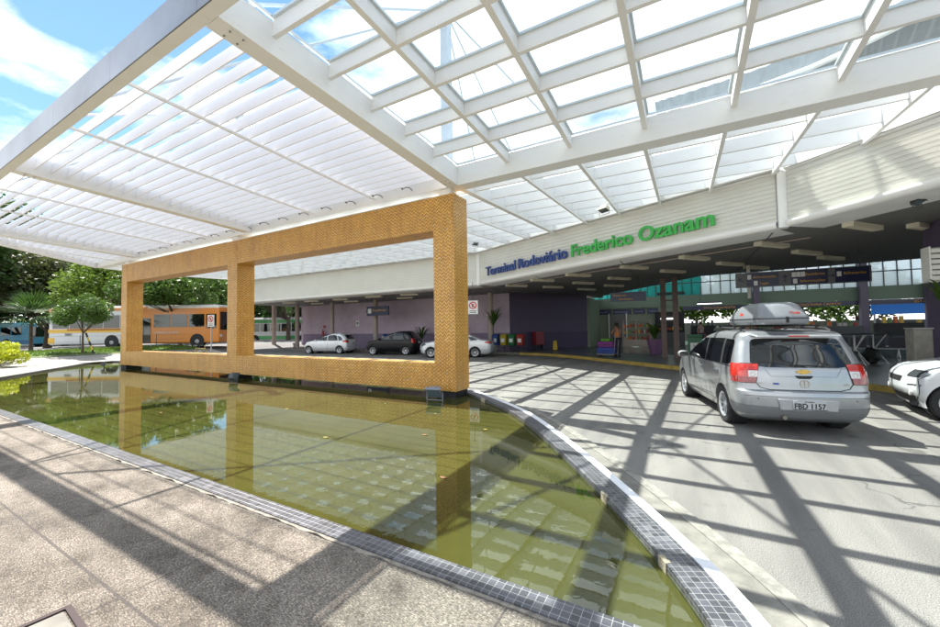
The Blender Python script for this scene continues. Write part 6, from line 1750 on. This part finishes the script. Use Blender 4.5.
MB().path([(.42, -.26, .16), (.50, -.26, 1.0), (.50, .26, 1.0), (.42, .26, .16)], .018).build('handle', STL, tr_)
for x, y in ((-.38, -.2), (-.38, .2), (.36, -.2), (.36, .2)): MB().lathe([(.07, -.02), (.07, .02), (.02, .02), (.02, -.02)], (x, y, .07), 'y', 16, close=True).build('wheel', RUBBER, tr_)
for (z0, z1, col_, nm_, lb, wd_) in ((.185, .50, (.03, .06, .25), 'blue', 'blue suitcase lying lowest on the luggage trolley', .44), (.505, .80, (.16, .03, .17), 'purple', 'purple suitcase lying on top of the blue one', .42), (.805, .93, (.12, .38, .03), 'lime', 'flat lime green bag on top of the purple suitcase', .24)):
    o = empty('suitcase', (-3.5, 20.25, .14+z0), R(-10), lb, 'suitcase')
    MB().box(-wd_, wd_*.9, -.25, .25, 0, z1-z0-.003).build('shell', cloth(nm_+'_luggage', col_), o, bevel=.05)
    MB().box(-wd_-.004, wd_*.9+.004, -.254, .254, (z1-z0)*.47, (z1-z0)*.52).build('zip', BLACK, o)
    MB().path([(-.1, -.255, (z1-z0)*.5), (-.1, -.30, (z1-z0)*.5), (.1, -.30, (z1-z0)*.5), (.1, -.255, (z1-z0)*.5)], .012).build('handle', BLACK, o)
person((5.0, 11.75, .30), R(20), 'seated person in white shirt at the right edge behind the white car', cloth('white_cloth', (.5, .5, .5)), cloth('dark_cloth', (.03, .03, .04)), 'sit')
bn = empty('concrete_block', (4.46, 12.15, .13), R(0), 'pale grey rectangular pedestal in front of the violet pier', 'pedestal')
MB().box(-.17, .12, -.2, .2, 0, 1.42).build('block', CONC, bn, bevel=.02)
MB().box(-.185, .135, -.215, .215, 1.42, 1.45).build('cap', CONCL, bn, bevel=.01)
bn = empty('bench', (5.0, 11.8, .13), R(20), 'low bench under the seated person in white', 'bench')
MB().box(-.6, .6, -.2, .25, .58-.07, .62-.03).build('seat', BROWN, bn)
for x in (-.5, .5): MB().box(x-.03, x+.03, -.18, .2, 0, .509).build('leg', DKM, bn)
for i, (x, y, c1_, nm_, lb) in enumerate(((2.6, 31.0, (.04, .07, .08), 'teal_shirt', 'distant figure in dark teal shirt standing in the hall, left of the others'), (3.4, 30.2, (.03, .03, .035), 'black_shirt', 'distant figure in black standing in the hall beside the one in teal'), (0.9, 31.5, (.25, .24, .24), 'grey_shirt', 'distant figure in pale grey shirt in the hall behind the silver car'), (6.3, 32.2, (.10, .05, .05), 'maroon_shirt', 'distant figure in maroon shirt at the far side of the hall'))):
    person((x, y, .146), R(20*i), lb, cloth(nm_, c1_), cloth('dark_cloth', (.03, .03, .04)), 'stand')

# ---------------- hall furniture
def seat_row(loc, rz, n, label, col):
    e = empty('seat_row', loc, rz, label, 'seats', 'rows of hall seats')
    MB().box(0, n*.6, -.04, .04, .36, .42).build('beam', STL, e)
    for i in range(n):
        MB().hexa([(i*.6+.04, -.22, .42), (i*.6+.56, -.22, .42), (i*.6+.54, .2, .44), (i*.6+.06, .2, .44), (i*.6+.04, -.22, .46), (i*.6+.56, -.22, .46), (i*.6+.54, .2, .48), (i*.6+.06, .2, .48)]).build('seat', col, e, bevel=.01)
        MB().hexa([(i*.6+.04, .2, .46), (i*.6+.56, .2, .46), (i*.6+.56, .24, .46), (i*.6+.04, .24, .46), (i*.6+.04, .3, .88), (i*.6+.56, .3, .88), (i*.6+.56, .34, .88), (i*.6+.04, .34, .88)]).build('backrest', col, e, bevel=.01)
    for x in (.3, n*.6-.3):
        MB().path([(x, -.25, .02), (x, 0, .38), (x, .28, .02)], .022).build('leg', SWHITE, e)
    return e
DB = mat('dark_seat', (.02, .022, .03), .4); OR = mat('dark_red_seat', (.12, .02, .015), .4)
for i, (x, y, a, m_) in enumerate(sorted(((3.3, 24.5, 15, DB), (6.0, 24.2, -10, DB), (4.2, 27.0, 5, OR), (7.6, 26.4, 0, DB), (1.2, 26.5, 0, DB), (1.0, 29.3, 0, OR)), key=lambda q: px_(q, .5))):
    seat_row((x, y, .146), R(a), 4, '%s row of hall seats on white legs, %s from the left' % ('dark red' if m_ is OR else 'black', lw[i]), m_)
# trestle tables with white legs
for i, (x, y) in enumerate(((4.2, 20.0), (5.2, 19.3), (6.1, 20.2))):
    o = empty('trestle_table', (x, y, .14), R(15*i), 'folding table with dark top and white zigzag legs in the shade, %s from the left' % lw[i], 'table', 'folding tables in the shade')
    MB().box(-.45, .45, -.3, .3, 1.12, 1.16).build('table_top', BLACK, o)
    for x_ in (-.38, .38):
        MB().path([(x_, -.26, 0), (x_, .22, .56), (x_, -.22, 1.12)], .02).build('leg', SWHITE, o)
        MB().path([(x_, .26, 0), (x_, .26, 1.12)], .02).build('leg', SWHITE, o)
    MB().blob((0, 0, .3), .3, .25, .28, 10, 7, .4, i).build('dark_bundle', BLACK, o)
# snack kiosk display case, counters and shops in the hall
kk_ = empty('display_case', (-4.3, 31.6, .146), 0, 'glass display case of snacks on a beige base in the hall', 'display case')
MB().box(0, 2.0, 0, .7, 0, .5).build('base', BEIGE, kk_)
for x in (0, .97, 1.94):
    for y in (0, .64): MB().box(x, x+.06, y, y+.06, .5, 1.95).build('post', BEIGE, kk_)
for z in (.95, 1.4, 1.95): MB().box(.0, 2.0, .001, .699, z, z+.03).build('shelf', BEIGE, kk_)
rr = random.Random(9)
cols = [mat('snack_%d' % i, c_, .5) for i, c_ in enumerate([(.5, .1, .02), (.55, .35, .05), (.4, .38, .35), (.3, .02, .02), (.1, .2, .05)])]
for z in (.501, .981, 1.431):
    for k_ in range(9):
        MB().box(.1+k_*.2, .22+k_*.2, .1, .4, z, z+rr.uniform(.12, .3)).build('snack_pack', cols[rr.randrange(5)], kk_)
ct = empty('shop_counter', (-1.9, 32.2, .146), 0, 'dark shop front with counter and goods behind the purple pot plant', 'shop')
MB().box(-.2, 1.8, 1.0, 1.55, 0, 2.6).build('cabinet', BLACK, ct); MB().box(-.2, 1.8, 0, .6, 0, 1.0).build('counter', DKM, ct)
for k_ in range(10): MB().box(-.1+k_*.18, .02+k_*.18, .85, .99, 1.2, 1.2+rr.uniform(.1, .3)).build('goods', cols[rr.randrange(5)], ct)
MB().box(.2, 1.2, .9, .98, 2.0, 2.12).build('lamp', mat('lit_tube', (.9, .9, .85), .5, emit=1.2), ct)
dr = empty('shop_doorway', (-5.6, 33.9, .146), 0, 'grey roller-shutter doorway in the pale green wall under the blue signs', 'doorway')
MB().box(0, 1.3, -.06, .0, 0, 2.5).build('shutter', GREYP, dr)
for x in (-.08, 1.3): MB().box(x, x+.08, -.1, .0, 0, 2.58).build('frame', SWHITE, dr)
lt = empty('tube_lamp', (0.6, 27.0, 2.95), 0, 'lit white tube lamp glowing in the hall just right of the brown posts', 'lamp')
MB().box(0, 1.3, -.12, .12, .03, .14).build('housing', GREYP, lt); MB().box(.03, 1.27, -.1, .1, 0, .028).build('tube', mat('lit_tube_bright', (.95, .97, 1.0), .5, emit=1.5), lt)
MB().tube((.2, 0, .14), (.2, 0, 1.1), .012).build('hanger', DKM, lt)
# small stalls along the far side of the hall, with clutter
for i, (x, wdt, hh, c_) in enumerate(sorted(((0.3, 1.6, 1.5, BLACK), (5.2, 2.4, 1.45, mat('stall_maroon', (.10, .02, .02), .5)), (10.3, 2.0, 1.5, BLACK), (8.0, 1.7, 1.35, DKM), (13.2, 2.6, 1.5, BLACK), (2.6, 2.0, 1.3, DKM)), key=lambda q: q[0])):
    o = empty('sales_stall', (x, 33.0, .146), 0, 'dark sales stall with goods at the far side of the hall, %s from the left' % lw[i], 'stall', 'sales stalls at the far side of the hall')
    MB().box(0, wdt, 0, .6, 0, hh).build('counter', c_, o)
    for k_ in range(int(wdt/.25)): MB().box(.05+k_*.25, .2+k_*.25, .1, .3, hh+.001, hh+rr.uniform(.1, .45)).build('goods', cols[rr.randrange(5)] if rr.random() < .5 else DKM, o)
# marquee and parked cars beyond
mq = empty('market_marquee', (12.5, 41, 0), 0, 'blue and white marquee roof seen beyond the hall at the right', 'marquee')
BLC = mat('marquee_blue', (.03, .16, .55), .5); 
MB().hexa([(0, 0, 3.0), (14, 0, 3.0), (14, 5, 4.6), (0, 5, 4.6), (0, 0, 3.1), (14, 0, 3.1), (14, 5, 4.7), (0, 5, 4.7)]).build('roof', SWHITE, mq)
MB().box(0, 14, -.05, -.001, 2.3, 3.05).build('valance', BLC, mq)
for x in (.2, 5, 10, 13.8): MB().tube((x, .1, 0), (x, .1, 3.0), .06).build('pole', STL, mq)
yd = empty('boundary_wall', (-20, 44, 0), 0, 'low pale wall beyond the hall behind the stalls', 'wall')
MB().box(0, 60, 0, .2, 0, 1.9).build('wall_panel', CONC, yd)
